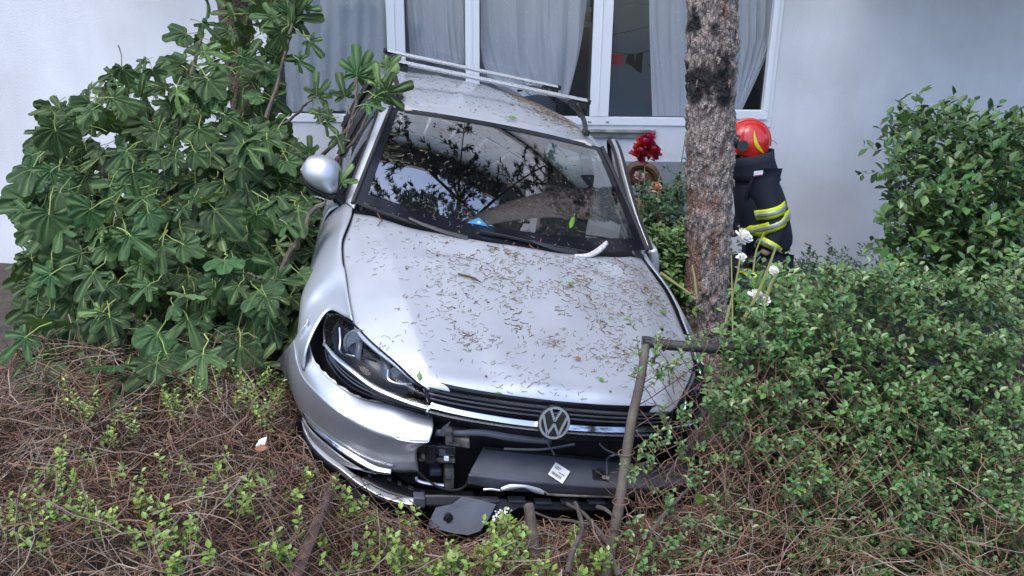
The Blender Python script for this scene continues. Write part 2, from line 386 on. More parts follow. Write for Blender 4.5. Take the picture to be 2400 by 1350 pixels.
f_ = MB(); f_.tube(dr(cr(fp, 50)), .016, 6); f_.build('door_window_seal', M['rubber'], door)
f_ = MB(); P = dr(cr(fp[:6], 30)); Q = dr(cr([(x+.022, y+.045, z+.012) for x, y, z in fp[:6]], 30)); f_.pts(np.array([P, (P+Q)/2 + np.array([.006, 0, .004]), Q])); f_.build('door_window_frame', M['paint'], door, solid=.012)
f_ = MB(); f_.tube(dr(cr([(x+.024, y+.055, z+.014) for x, y, z in fp[:6]], 40)), .010, 6); f_.build('door_outer_seal', M['rubber'], door)
f_ = MB(); P = cr(fp[:5], 24); f_.pts(np.array([dr(P), dr([(.83, p[1], .965) for p in P])])); f_.build('door_glass', M['sglass'], door)

# ---- roof rails and cross bars
for s in (-1, 1):
    b = MB(); b.tube([(s*x, y, z) for x, y, z in cr([(.553, -1.29, 1.432), (.575, -1.42, 1.475), (.592, -1.62, 1.512), (.60, -2.0, 1.535), (.598, -2.6, 1.53), (.585, -3.1, 1.495), (.565, -3.42, 1.425)], 40)], .015, 8)
    b.box((s*.575, -1.36, 1.435), (.02, .1, .03)); b.build('roof_rail', M['black'], car)
for y, z in ((-1.66, 1.590), (-2.43, 1.585)):
    b = MB(); prof = [(.038, 0), (.02, .013), (-.012, .014), (-.04, 0), (-.012, -.012), (.02, -.012)]
    b.pts(np.array([[(x, y + p[0], z + p[1]) for p in prof + prof[:1]] for x in (-.625, .625)]))
    o = b.build('roof_bar', M['alu'], car, angle=30)
    for s in (-1, 1):
        c = MB(); c.box((s*.634, y, z), (.024, .084, .032)); c.build('end_cap', M['rubber'], o, bevel=.006)
        c = MB(); c.patch([[(s*.56, y-.05, z-.012), (s*.56, y+.05, z-.012)], [(s*.60, y-.06, 1.53), (s*.60, y+.06, 1.53)], [(s*.625, y-.04, 1.49), (s*.625, y+.04, 1.49)]], 6, 4)
        c.box((s*.57, y, z - .03), (.10, .09, .035)); c.box((s*.615, y, 1.535), (.03, .07, .07)); c.build('bar_foot', M['rubber'], o, solid=.02)

# ---- mirror on the left of the picture
def mirror(s):
    x0 = -s if False else 1
    cap = [[(-1.012, -.56, 1.105)]*5,
           [(-.985, -.60, 1.160), (-.985, -.545, 1.155), (-.982, -.515, 1.115), (-.982, -.52, 1.075), (-.982, -.55, 1.055)],
           [(-.930, -.62, 1.178), (-.930, -.53, 1.178), (-.928, -.478, 1.120), (-.926, -.485, 1.060), (-.925, -.53, 1.030)],
           [(-.872, -.625, 1.168), (-.872, -.53, 1.170), (-.870, -.485, 1.110), (-.868, -.49, 1.045), (-.868, -.53, 1.018)],
           [(-.838, -.62, 1.145), (-.836, -.55, 1.142), (-.834, -.52, 1.095), (-.834, -.53, 1.045), (-.836, -.55, 1.025)]]
    cap = [[(-s*x if s > 0 else x, y, z) for x, y, z in r] for r in cap]
    b = MB(); G = grid(cap, 22, 20); b.pts(G if s < 0 else G[::-1]); o = b.build('mirror_cap', M['paint'], car, solid=.008, angle=70); o.name = 'wing_mirror'
    k = -1 if s < 0 else 1
    h = MB(); lo = [[(k*1.008, -.562, 1.10), (k*.98, -.555, 1.052), (k*.925, -.54, 1.026), (k*.868, -.54, 1.014), (k*.836, -.555, 1.022)],
                    [(k*.995, -.575, 1.085), (k*.97, -.565, 1.032), (k*.92, -.555, 1.006), (k*.862, -.555, .992), (k*.836, -.565, 1.0)],
                    [(k*.99, -.625, 1.09), (k*.965, -.64, 1.05), (k*.92, -.64, 1.03), (k*.862, -.64, 1.02), (k*.836, -.63, 1.03)]]
    h.patch(lo, 10, 14); h.build('mirror_housing', M['black'], o, solid=.01)
    h = MB(); h.add([(k*.995, -.628, 1.09), (k*.93, -.645, 1.03), (k*.84, -.64, 1.03), (k*.84, -.64, 1.14), (k*.93, -.645, 1.172), (k*.985, -.63, 1.155)], [(0, 1, 2, 3, 4, 5)]); h.build('mirror_glass', M['chrome'], o)
    h = MB(); h.patch([[(k*.875, -.54, 1.012), (k*.86, -.62, 1.012)], [(k*.84, -.55, .985), (k*.83, -.66, .985)], [(k*.80, -.55, .945), (k*.80, -.68, .95)]], 8, 4)
    h.build('mirror_arm', M['black'], o, solid=.03)
    h = MB(); h.prism([(k*.802, -.615, .965), (k*.828, -.86, .965), (k*.735, -.90, 1.13)], (k, 0, .3), .012); h.build('mirror_triangle', M['gloss'], o)
mirror(-1)

# ---- cabin
db = MB()
dc = []
for y, z, hw_ in ((-.33, .955, .70), (-.50, .985, .73), (-.70, 1.000, .74), (-.86, .985, .74), (-.95, .93, .73), (-.97, .80, .72), (-.90, .55, .72)):
    dc.append([(x, y - .10*x*x, z - .03*x*x + (.035*math.exp(-((x-.37)/.2)**2) if -.95 < y < -.6 else 0)) for x in np.linspace(-hw_, hw_, 9)])
db.patch(dc, 26, 36); db.build('dashboard', M['inside'], car)
cc = MB(); cc.box((0, -1.25, .62), (.24, .7, .22)); cc.box((0, -.985, .84), (.24, .05, .22), None); cc.build('centre_console', M['inside'], car, bevel=.02)
sw = MB(); cx = np.array([.37, -1.12, .965]); nrm = np.array([0, -.90, .43]); ax = np.array([1., 0, 0]); ay = np.cross(nrm, ax)
sw.tube([cx + .185*(math.cos(t)*ax + math.sin(t)*ay) for t in np.linspace(0, 2*math.pi, 40)], .016, 8, False)
swo = sw.build('steering_wheel', M['inside'], car)
sp = MB(); sp.disc(cx + nrm*-.02, nrm, .07, .05)
for t in (0, math.pi, -math.pi/2): sp.tube([cx, cx + .18*(math.cos(t)*ax + math.sin(t)*ay)], .018, 5)
sp.build('steering_hub', M['inside'], swo)
def seat(x, y, w_):
    b = MB(); P = lambda yy, zz, hw: [(x-hw, yy+.05, zz), (x-hw*.6, yy, zz), (x, yy-.02, zz), (x+hw*.6, yy, zz), (x+hw, yy+.05, zz)]
    b.patch([P(y+.52, .50, w_), P(y+.50, .57, w_), P(y+.2, .56, w_), P(y, .56, w_), P(y-.06, .72, w_), P(y-.14, .95, w_*.95), P(y-.2, 1.10, w_*.75), P(y-.23, 1.13, w_*.6), P(y-.3, 1.05, w_*.7), P(y-.2, .6, w_)], 40, 14)
    o = b.build('seat', M['seat'], car)
    if w_ < .4:
        h = MB(); h.patch([[(x+i*.13, y-.21-j, 1.16+k) for i in (-1, -.5, 0, .5, 1)] for j, k in ((-.03, 0), (-.045, .09), (-.03, .17), (.03, .18), (.05, .1), (.03, 0))], 16, 12); h.build('headrest', M['seat'], o)
for x in (-.37, .37): seat(x, -1.70, .26)
seat(0, -2.75, .62)
for x in (-.4, .4):
    h = MB(); h.box((x, -2.98, 1.17), (.24, .09, .15)); h.build('headrest', M['seat'], car, bevel=.03)
rm = MB(); rm.box((0.02, -.98, 1.325), (.23, .035, .065)); rmo = rm.build('rear_view_mirror', M['inside'], car, bevel=.015); t = MB(); t.tube([(0.02, -.97, 1.35), (0.02, -.95, 1.365)], .015, 6); t.build('mirror_stem', M['inside'], rmo)
for x in (-.34, .34):
    v_ = MB(); v_.box((x, -1.16, 1.395), (.40, .17, .02)); v_.build('sun_visor', M['liner'], car, bevel=.008)
# wheels
for sx in (-1, 1):
    for y in (0, -2.63):
        b = MB(); th_ = np.linspace(0, 2*math.pi, 36, endpoint=False); prof = [(.21, -.10), (.30, -.105), (.316, -.08), (.316, .08), (.30, .105), (.21, .10)]
        G = np.array([[(sx*.77 + p[1], y + p[0]*math.cos(t), .316 + p[0]*math.sin(t)) for p in prof] for t in th_])
        b.add(G.reshape(-1, 3), gfaces(36, 6, 0, True, True)); o = b.build('wheel', M['tyre'], car)
        c = MB(); c.disc((sx*.80, y, .316), (1, 0, 0), .20, .03)
        for k in range(5):
            t = k*2*math.pi/5; c.tube([(sx*.83, y, .316), (sx*.84, y+.2*math.cos(t), .316+.2*math.sin(t))], .026, 6)
        c.build('rim', M['alu'], o)
M['dullmetal'] = mat('dull_metal', (.34, .34, .35), .35, .8)
M['refl'] = mat('dim_reflector', (.20, .21, .23), .25, .9)
# ---------------------------------------------------------------- front end of the car
def mir(P, s): P = np.array(P, float); P[..., 0] *= -s if s > 0 else 1; return P
torn_F = lambda off=0: (lambda x, y, z: y - (.885 + off - .25*x*x))
def strip(b, up, lo, Fu, Fl, n=30, m=3, mid=None):
    U = [con(u, v, Fu) for u, v in up]; L = [con(u, v, Fl) for u, v in lo]
    G = grid([U, L], m, n); b.pts(G); return G
def gn(G, i, j):
    n_ = np.cross(G[i, j+1] - G[i, j], G[i+1, j] - G[i, j]); n_ /= np.linalg.norm(n_); return n_ if n_[1] > 0 else -n_
def slab(name, pts, F, mt, parent, thick=.006):
    P = [con(u, v, F) for u, v in pts]; b = MB(); b.add(P, [tuple(range(len(P)))]); return b.build(name, mt, parent, smooth=False, solid=thick)

# ---- headlights: traced once on the left of the picture, mirrored for the other side
upx = [(769, 738, .27), (798, 743, .345), (831, 765, None), (870, 804, None), (927, 853, None), (969, 892, None), (997, 913, None)]
U3 = np.array([cpl(u, v, 1, y) if y else con(u, v, hood_F) for u, v, y in upx])
C3 = np.array([con(u, v, nose_F(.0)) for u, v in ((761, 808), (787, 837), (824, 868), (875, 906), (930, 931), (975, 947), (1011, 957))])
L3 = np.array([con(u, v, nose_F(-.01)) for u, v in ((766, 842), (787, 876), (822, 908), (866, 929), (910, 945), (960, 960), (1009, 972))])
def outw(a, b): m = (a+b)/2; return m + np.array([-.010, .014, .012])
for s in (-1, 1):
    root = MB(); mm = lambda P: mir(P, s)
    Gl = grid([U3, outw(U3, C3), C3, L3], 24, 36)
    inn = np.array([.035, -.075, -.012])
    cen = Gl.mean((0, 1)); Gh = cen + (Gl - cen)*.96 + inn
    b = MB(); b.pts(mm(Gh) if s < 0 else mm(Gh)[::-1])
    edge = lambda G: np.vstack([G[0], G[1:, -1], G[-1, ::-1][1:], G[::-1, 0][1:-1]])
    b.add(np.vstack([mm(edge(Gl)), mm(edge(Gh))]), gfaces(2, len(edge(Gl)), 0, False, True))
    hlo = b.build('headlight', M['gloss'], car)
    b = MB(); b.pts(mm(Gl[:, :]) if s < 0 else mm(Gl)[::-1]); b.build('lens', M['lens'], hlo, angle=0)
    b = MB(); ed = edge(Gl); b.tube(mm(np.vstack([ed, ed[:1]])), .0045, 5); b.build('lens_rim', M['gloss'], hlo)
    b = MB(); Cs = cr(C3, 40); b.pts(mm(np.array([Cs + [0, .002, .009], Cs + [-.003, .008, .001], Cs + [0, .002, -.007]]))); b.build('chrome_strip', M['chrome'], hlo, solid=.006)
    for k in range(4):
        t = (k + .8)/4.6; b = MB(); P = cr(C3*(1-t) + L3*t + np.array([.006, -.012, 0]), 30); b.tube(mm(P), .0035, 4); b.build('louvre', M['grey_pl'], hlo)
    for pts, yy in ((((795, 770), (797, 800), (797, 827), (822, 836), (850, 840), (876, 837)), (.40, .43, .47, .52, .55, .58)), (((908, 868), (910, 891), (938, 902), (966, 902)), (.66, .68, .71, .735))):
        b = MB(); b.tube(mm(cr([cpl(u, v, 1, y) for (u, v), y in zip(pts, yy)], 24)), .0045, 5); b.build('daytime_light', M['chrome'], hlo)
    for u, v, y, r in ((838, 805, .47, .042), (935, 885, .655, .033)):
        c = cpl(u, v, 1, y); n_ = np.array([-.25, .9, .25]); b = MB()
        b.disc(c, n_, r*1.25, .02, 24, r*1.02); b.disc(c, n_, r, .012, 24)
        b.add(*(lambda q: (mm(np.vstack(q.v)), q.f))(b)) if False else None
        vv = [mm(q) for q in b.v]; b.v = vv; b.build('projector', M['refl'], hlo)
    for q in (.30, .55, .75):       # facets of the reflector bowl behind the lens
        b = MB(); a_ = Gh[3, int(q*34)]; c_ = Gh[14, int(q*34)]; dlt = Gh[3, int(q*34)+3] - a_
        b.add(mm(np.array([a_, c_, c_ + dlt*.6, a_ + dlt]) + np.array([-.008, .02, .006])), [(0, 1, 2, 3)]); b.build('reflector', M['grey_pl'], hlo, solid=.003)
    hlo['label'] = 'dark headlight with chrome strip, fully exposed' if s < 0 else 'headlight half hidden behind the wire fence'

# ---- grille
gb = MB(); gx = np.linspace(-.452, .452, 41)
gb.pts(np.array([[(x, nose_y(abs(x)) + o, z + .02*(x*x)*0) for x in gx] for z, o in ((.765, -.055), (.74, -.045), (.70, -.045), (.664, -.035), (.655, -.06))]))
grl = gb.build('grille', M['gloss'], car)
def bar(name, z, h, d, mt, zc=0, n=41, off=0, pr=None):
    b = MB(); pr = pr or [(0, h/2), (d, h*.3), (d, -h*.3), (0, -h/2)]
    b.pts(np.array([[(x, nose_y(abs(x)) + p + off - .02, z + q + zc*x*x) for x in np.linspace(-.448, .448, n)] for p, q in pr])); return b.build(name, mt, grl, solid=.003)
for z in (.752, .735, .718): bar('grille_slat', z, .010, .016, M['gloss'], -.02)
for z in (.7455, .7285): bar('slat_edge', z, .0018, .018, M['grey_pl'], -.02)
bar('grille_chrome', .699, .020, .030, M['chrome'], .03, pr=[(0, .010), (.016, .004), (.030, -.007), (.026, -.010), (0, -.010)])
bar('grille_lower_bar', .672, .010, .024, M['gloss'], 0); bar('lower_bar_edge', .6775, .0018, .0265, M['alu'], 0)
for s in (-1, 1):
    b = MB(); b.tube([(s*.452, nose_y(.452)-.01, .752), (s*.445, nose_y(.445)+.004, .71), (s*.432, nose_y(.432)+.004, .660)], .006, 5); b.build('grille_side_edge', M['gloss'], grl)
# round badge
ec = np.array([-.012, .872, .712]); en = np.array([0, .94, .34]); ex = np.array([1., 0, 0]); ey = np.cross(en, ex)*-1; er = .056
ey = np.array([0, -.34, .94])
b = MB(); b.disc(ec, en, er*1.06, .016, 32); emb = b.build('emblem', M['gloss'], car)
b = MB(); b.disc(ec + en*.010, en, er, .008, 40, er*.86)
def stroke(p, q, w_=.14):
    p = np.array(p)*er; q = np.array(q)*er; t = (q-p)/np.linalg.norm(q-p); n_ = np.array([-t[1], t[0]])*w_*er/2
    P = [ec + en*.007 + ex*c[0] + ey*c[1] for c in (p-n_, q-n_, q+n_, p+n_)]; b.prism(P, en, .007)
for P in ([(-.34, .80), (0, .10), (.34, .80)], [(-.78, .42), (-.36, -.74), (0, -.06), (.36, -.74), (.78, .42)]):
    for p, q in zip(P, P[1:]): stroke(p, q)
b.build('emblem_letters', M['dullmetal'], emb, smooth=False)

# ---- dark void behind the missing bumper: radiator, crash beam, brackets
b = MB(); b.box((0, .60, .45), (1.16, .03, .44)); b.box((0, .50, .25), (1.4, .5, .02)); b.build('radiator_frame', M['black'], car)
b = MB()
for k in range(26): b.box((-.12, .63, .30 + k*.0125), (.75, .02, .004))
o = b.build('radiator_fins', M['grey_pl'], car, smooth=False); 
b = MB(); bx = np.linspace(-.55, .58, 30)
b.pts(np.array([[(x, .79 - .30*x*x + p, q) for x in bx] for p, q in ((-.07, .655), (.0, .65), (.02, .625), (.01, .60), (-.07, .595))])); b.build('crash_beam', M['black'], car)
b = MB(); strip(b, [(1022, 1006), (1067, 1008), (1130, 1007), (1200, 1018), (1290, 1030)], [(1018, 1022), (1067, 1022), (1130, 1022), (1200, 1034), (1290, 1042)], nose_F(-.03), nose_F(-.02)); b.build('beam_cover', M['grey_pl'], car, solid=.006)
def pbox(name, u0, v0, u1, v1, F0, dz, mt, parent=None, bev=.004, skew=0):
    P = [con(u, v, F0) for u, v in ((u0, v0), (u1, v0 + skew), (u1, v1 + skew), (u0, v1))]; b = MB(); b.prism(P, (0, -1, 0), dz); return b.build(name, mt, parent or car, smooth=False, bevel=bev)
br = pbox('bumper_bracket', 970, 1042, 1068, 1062, nose_F(-.02), .12, M['black'], None, .004, 6)
pbox('bracket_block', 1000, 1044, 1020, 1088, nose_F(-.015), .05, M['black'], br); pbox('bracket_block', 982, 1072, 1066, 1082, nose_F(-.03), .05, M['dusty'], br, .003, 4)
pbox('bracket_block', 1028, 1052, 1064, 1070, nose_F(-.022), .05, M['grey_pl'], br)
pbox('bracket_clip', 986, 1066, 996, 1080, nose_F(-.02), .03, M['dusty'], br); pbox('bracket_clip', 1040, 1070, 1052, 1082, nose_F(-.02), .03, M['white'], br)
tb = pbox('bumper_mount', 1044, 1024, 1100, 1044, nose_F(-.01), .09, M['dusty'], None, .004, 8)
pbox('mount_peg', 1045, 1010, 1061, 1040, nose_F(.0), .03, M['dusty'], tb, .006)
slab('torn_tab', [(1028, 1018), (1035, 1004), (1054, 990), (1046, 1008), (1038, 1024)], nose_F(.02), M['grey_pl'], car)
vert = pbox('frame_leg', 1042, 1098, 1064, 1146, nose_F(-.06), .05, M['dusty'], None, .004); pbox('leg_clip', 1044, 1112, 1058, 1124, nose_F(-.055), .03, M['grey_pl'], vert)
b = MB(); b.tube(cr([con(u, v, nose_F(-.05)) for u, v in ((975, 1118), (980, 1126), (1000, 1132), (1040, 1137))], 14), .006, 6); b.build('metal_pipe', M['alu'], car)
b = MB(); b.tube(cr([con(u, v, nose_F(-.02)) for u, v in ((978, 1104), (1000, 1124), (1030, 1142), (1065, 1148), (1090, 1138), (1100, 1112))], 30), .004, 5); b.build('cable', M['rubber'], car)
pbox('washer_pump', 1005, 1100, 1036, 1118, nose_F(-.10), .08, M['grey_pl'], None, .01)

# ---- the piece of bumper that is left, bent away from the body
cT = [(721, 754), (722, 778), (724, 803), (741, 856), (795, 907), (852, 938), (925, 950), (982, 970), (1013, 978)]
cM = [(708, 772), (706, 800), (708, 830), (725, 872), (772, 925), (826, 962), (895, 985), (970, 1000), (1014, 1006)]
cS = [(691, 798), (694, 820), (698, 848), (715, 888), (758, 934), (812, 976), (880, 1010), (955, 1030), (1006, 1033)]
cD = [(664, 831), (674, 850), (688, 886), (709, 922), (750, 960), (800, 1000), (860, 1036), (925, 1054), (977, 1053)]
cB = [(641, 858), (662, 869), (685, 918), (706, 970), (735, 1000), (789, 1041), (852, 1082), (919, 1103), (981, 1104)]
rows = [[con(u, v, bump_F(o)) for u, v in c] for c, o in ((cT, -.085), (cM, -.022), (cS, .006), ([(a[0]*.86+c_[0]*.14, a[1]*.86+c_[1]*.14) for a, c_ in zip(cS, cD)], .010), (cD, -.024), (cB, -.095))]
b = MB(); G = grid(rows, 40, 80); b.pts(G); bump = b.build('bumper', M['paint'], car, solid=.004, angle=60); bump['label'] = 'broken off silver bumper corner'
b = MB(); top = G[0]; jag = np.array([[0, -.010 - .012*abs(noise.noise(V((i*.35, 1, 2)))), .002 + .010*noise.noise(V((i*.6, 5, 2)))] for i in range(80)])
b.pts(np.array([top + [0, .001, .002], top + jag])); b.build('torn_edge', M['white'], bump, solid=.003)
for k in range(14):                # scrapes left by the wire netting
    i0, j0 = random.randint(14, 34), random.randint(12, 66); L = random.randint(2, 7); b = MB()
    b.tube([G[min(i0 + int(q*.5*random.choice((0, 1))), 38), min(j0 + q, 78)] + gn(G, i0, min(j0 + q, 77))*.0012 for q in range(L + 1)], random.uniform(.0006, .0013), 3); b.build('scrape', M['paint_in'], bump)
c_ = con(881, 1050, bump_F(-.005)); i_, j_ = np.unravel_index(np.argmin(np.linalg.norm(G - c_, axis=2)), G.shape[:2])
b = MB(); b.disc(G[i_, j_], gn(G, i_, j_), .0235, .004, 28, .0215); b.build('tow_eye_cover', M['paint_in'], bump)
c_ = con(747, 999, bump_F(-.02)); i_, j_ = np.unravel_index(np.argmin(np.linalg.norm(G - c_, axis=2)), G.shape[:2]); 
b = MB(); b.disc(G[i_, j_], gn(G, i_, j_), .0085, .006, 16); b.build('parking_sensor', M['black'], bump)
b = MB(); strip(b, [(707, 964), (735, 996), (790, 1037), (830, 1062), (880, 1090), (919, 1099)], [(710, 973), (733, 1006), (785, 1051), (824, 1079), (874, 1106), (916, 1113)], bump_F(-.075), bump_F(-.055), 50, 4); b.build('bumper_chrome', M['chrome'], bump, solid=.008)
b = MB(); strip(b, [(710, 976), (732, 1009), (784, 1054), (822, 1082), (860, 1104), (880, 1110)], [(712, 1000), (728, 1033), (765, 1068), (805, 1090), (845, 1103), (882, 1112)], bump_F(-.10), bump_F(-.09), 40, 6); b.build('lower_intake_blade', M['paint'], car, solid=.005)
b = MB(); Gp = strip(b, [(706, 988), (727, 1027), (762, 1063), (802, 1092), (842, 1122), (895, 1152), (935, 1164), (972, 1167)], [(711, 1007), (729, 1043), (761, 1076), (800, 1104), (839, 1135), (891, 1165), (930, 1178), (968, 1186)], bump_F(-.05), bump_F(-.02), 60, 5); lip = b.build('lower_lip', M['paint'], car, solid=.006)
b = MB(); strip(b, [(711, 1007), (729, 1043), (761, 1076), (800, 1104), (839, 1135), (891, 1166), (930, 1179), (968, 1187)], [(709, 1022), (727, 1058), (757, 1088), (798, 1116), (839, 1143), (891, 1171), (930, 1183), (968, 1191)], bump_F(-.022), bump_F(-.06), 60, 3); b.build('lip_underside', M['black'], lip, solid=.004)
b = MB(); strip(b, [(880, 1112), (915, 1124), (950, 1138), (990, 1148), (1050, 1150), (1110, 1152)], [(842, 1122), (895, 1150), (935, 1163), (975, 1172), (1050, 1178), (1110, 1184)], bump_F(-.14), bump_F(-.055), 40, 6); tray = b.build('undertray', M['black'], car, solid=.006)
for u, v, du, dv in ((905, 1120, 16, 9), (930, 1131, 14, 10), (955, 1142, 18, 9), (985, 1150, 14, 14), (1000, 1158, 8, 22), (1030, 1160, 26, 8), (1066, 1160, 14, 10), (1092, 1158, 20, 12), (975, 1168, 22, 18), (1010, 1176, 30, 9), (860, 1112, 12, 8)):
    pbox('tray_clip', u + 2, v + 2, u + du*.8, v + dv*.6, bump_F(-.065), .02, M['black'], tray, .002, 3)
pbox('lip_end', 969, 1166, 996, 1188, bump_F(-.025), .04, M['grey_pl'], lip, .004, 2)
# ---- lower grille panel that has been torn out and tipped forward
pu = [(1132, 1048), (1200, 1056), (1290, 1065), (1376, 1074), (1449, 1080), (1530, 1086), (1604, 1090)]
pr_ = [(1098, 1112), (1200, 1124), (1290, 1131), (1379, 1138), (1470, 1142), (1560, 1138), (1632, 1120)]
plw = [(1096, 1131), (1190, 1147), (1290, 1152), (1379, 1158), (1470, 1162), (1560, 1154), (1656, 1140)]
P3 = [[con(u, v, torn_F(o)) for u, v in c] for c, o in ((pu, -.125), ([((a[0]*.65+b_[0]*.35), (a[1]*.65+b_[1]*.35)) for a, b_ in zip(pu, pr_)], -.081), ([((a[0]*.08+b_[0]*.92), (a[1]*.08+b_[1]*.92)) for a, b_ in zip(pu, pr_)], -.010), (pr_, .0), ([((a[0]*.85+b_[0]*.15), (a[1]*.85+b_[1]*.15)) for a, b_ in zip(pr_, plw)], .0), (plw, -.012))]
b = MB(); Gq = grid(P3, 30, 80); b.pts(Gq); pan = b.build('torn_grille_panel', M['grey_pl'], car, solid=.006, angle=25)
def onp(u, v, off=.004): return con(u, v, torn_F(-.038 + off + (v - 1095)*.0011))
# panel is a near plane: local sampler by nearest grid cell, lifted along its normal
def onpan(u, v, h=.004):
    o, d_ = cray(u, v); q = Gq.reshape(-1, 3) - o; t = q @ d_ / (d_ @ d_); dist = np.linalg.norm(q - t[:, None]*d_, axis=1); k = np.argmin(dist); i, j = divmod(k, 80)
    i = min(i, 28); j = min(j, 78); n_ = gn(Gq, i, j); t = ((Gq[i, j] + n_*h - o) @ n_) / (d_ @ n_); return o + d_*t
def inlab(a, c): return (1301 + (1335-1301)*a + (1283-1301)*c, 1083 + (1105-1083)*a + (1111-1083)*c)
b = MB(); b.add([onpan(*inlab(x, y), .016) for x, y in ((0, 0), (1, 0), (1, 1), (0, 1))], [(0, 1, 2, 3)]); stk = b.build('paper_label', M['white'], pan, smooth=False)
b = MB()
for k in range(13):
    a0 = .12 + k*.052; wd = (.014, .028, .018, .03)[k % 4]
    b.add([onpan(*inlab(x, y), .0185) for x, y in ((a0, .62), (a0+wd, .62), (a0+wd, .84), (a0, .84))], [(0, 1, 2, 3)])
for y0, x0, x1 in ((.18, .12, .5), (.3, .12, .42), (.45, .45, .86)):
    b.add([onpan(*inlab(x, y), .0185) for x, y in ((x0, y0), (x1, y0), (x1, y0+.045), (x0, y0+.045))], [(0, 1, 2, 3)])
b.build('label_print', M['print'], stk, smooth=False)
b = MB(); b.tube([onpan(u, v, .003) for u, v in ((1375, 1078), (1376, 1100), (1378, 1122), (1375, 1131), (1366, 1134), (1300, 1130), (1200, 1121))], .0022, 4); b.build('panel_seam', M['rubber'], pan)
b = MB(); b.tube([onpan(u, v, .006) for u, v in ((1136, 1052), (1200, 1059), (1290, 1068), (1376, 1077), (1449, 1083), (1530, 1089), (1598, 1093))], .004, 5); b.build('panel_rim', M['black'], pan)
for u in (1165, 1215, 1345, 1420):
    v = 1050 + (u-1132)*.098; b = MB(); b.prism([onpan(u+a, v+c, .004) for a, c in ((0, 0), (22, 2), (22, 6), (0, 4))], (0, .7, .7), .008); b.build('panel_clip', M['rubber'], pan)
b = MB(); c_ = onpan(1404, 1111, .012); n_ = gn(Gq, 15, 50); b.disc(c_, n_, .020, .024, 16); sen = b.build('radar_sensor', M['black'], pan)
b = MB(); b.prism([onpan(u, v, .004) for u, v in ((1384, 1098), (1424, 1102), (1422, 1124), (1386, 1122))], n_, .010); b.build('sensor_base', M['black'], sen, smooth=False, bevel=.003)
b = MB(); b.prism([onpan(u, v, .012) for u, v in ((1408, 1110), (1424, 1111), (1424, 1120), (1408, 1119))], n_, .014); b.build('sensor_plug', M['dusty'], sen, smooth=False, bevel=.002)
b = MB(); b.tube(cr([onpan(1421, 1113, .02), onpan(1421, 1095, .03), onpan(1422, 1076, .05), con(1432, 1068, torn_F(-.03)), con(1448, 1066, torn_F(-.03)), con(1457, 1078, torn_F(.0))], 24), .0045, 5); b.build('sensor_cable', M['grey_pl'], sen)
for P in (((1180, 1052), (1250, 1054), (1290, 1051), (1345, 1041)), ((1403, 1040), (1418, 1054), (1440, 1064)), ((1282, 1040), (1292, 1055), (1298, 1066))):
    b = MB(); b.tube(cr([con(u, v, torn_F(-.03)) for u, v in P], 16), .004, 5); b.build('cable', M['grey_pl'], car)
b = MB(); strip(b, [(1172, 1142), (1196, 1134), (1232, 1136), (1262, 1143), (1274, 1150)], [(1174, 1150), (1200, 1146), (1226, 1143), (1250, 1153), (1273, 1159)], torn_F(.012), torn_F(.02)); b.build('silver_arch_trim', M['paint'], pan, solid=.005)
b = MB(); strip(b, [(1276, 1150), (1290, 1155), (1380, 1160), (1470, 1164)], [(1276, 1156), (1290, 1161), (1380, 1165), (1470, 1168)], torn_F(.004), torn_F(.008)); b.build('panel_lower_trim', M['dusty'], pan, solid=.005)
b = MB(); strip(b, [(1132, 1144), (1150, 1143), (1172, 1146)], [(1132, 1149), (1150, 1148), (1170, 1151)], torn_F(.01), torn_F(.012)); b.build('silver_chip', M['alu'], pan, solid=.004)
# ---- lower bar and the part that hangs from it
b = MB(); strip(b, [(985, 1158), (1060, 1158), (1160, 1166), (1250, 1173), (1350, 1174), (1470, 1169), (1590, 1152)], [(985, 1184), (1060, 1186), (1160, 1186), (1250, 1193), (1350, 1196), (1470, 1190), (1590, 1174)], torn_F(-.05), torn_F(-.03), 60, 6); lb = b.build('lower_bumper_bar', M['black'], car, solid=.012)
for k in range(7):
    u = 1130 + k*62; pbox('bar_rib', u, 1174 + (k > 1)*4, u + 40, 1178 + (k > 1)*4, torn_F(-.018), .03, M['grey_pl'], lb, .002)
hang_F = lambda off=0: (lambda x, y, z: y - (.885 + off - .25*x*x) - .75*(.36 - z))
hang = slab('hanging_bumper_part', [(1021, 1188), (1008, 1214), (1003, 1226), (1018, 1237), (1060, 1247), (1095, 1252), (1122, 1243), (1142, 1215), (1160, 1181), (1120, 1170), (1080, 1163), (1060, 1180)], hang_F(.0), M['grey_pl'], car, .02)
slab('inner_plate', [(1070, 1172), (1156, 1186), (1138, 1214), (1119, 1239), (1090, 1240), (1072, 1234)], hang_F(.012), M['grey_pl'], hang, .006)
b = MB(); c_ = con(1049, 1209, hang_F(.012)); b.disc(c_, (0, 1, .1), .017, .03, 18); b.disc(c_, (0, 1, .1), .011, .045, 18); b.build('parking_sensor', M['black'], hang)
pbox('sensor_plug', 1060, 1206, 1078, 1220, hang_F(.02), .03, M['dusty'], hang)
b = MB(); b.tube([con(u, v, hang_F(.014)) for u, v in ((1036, 1190), (1060, 1190), (1062, 1232), (1034, 1236), (1034, 1192))], .003, 4); b.tube([con(u, v, hang_F(.014)) for u, v in ((1066, 1222), (1070, 1236), (1090, 1241), (1118, 1240))], .003, 4); b.tube([con(u, v, hang_F(.016)) for u, v in ((1070, 1166), (1110, 1172), (1158, 1183))], .005, 5); b.build('part_rib', M['rubber'], hang)
tri_ = slab('scuffed_grille_corner', [(1161, 1182), (1216, 1188), (1128, 1240)], hang_F(.004), M['gloss'], car, .012)
b = MB()
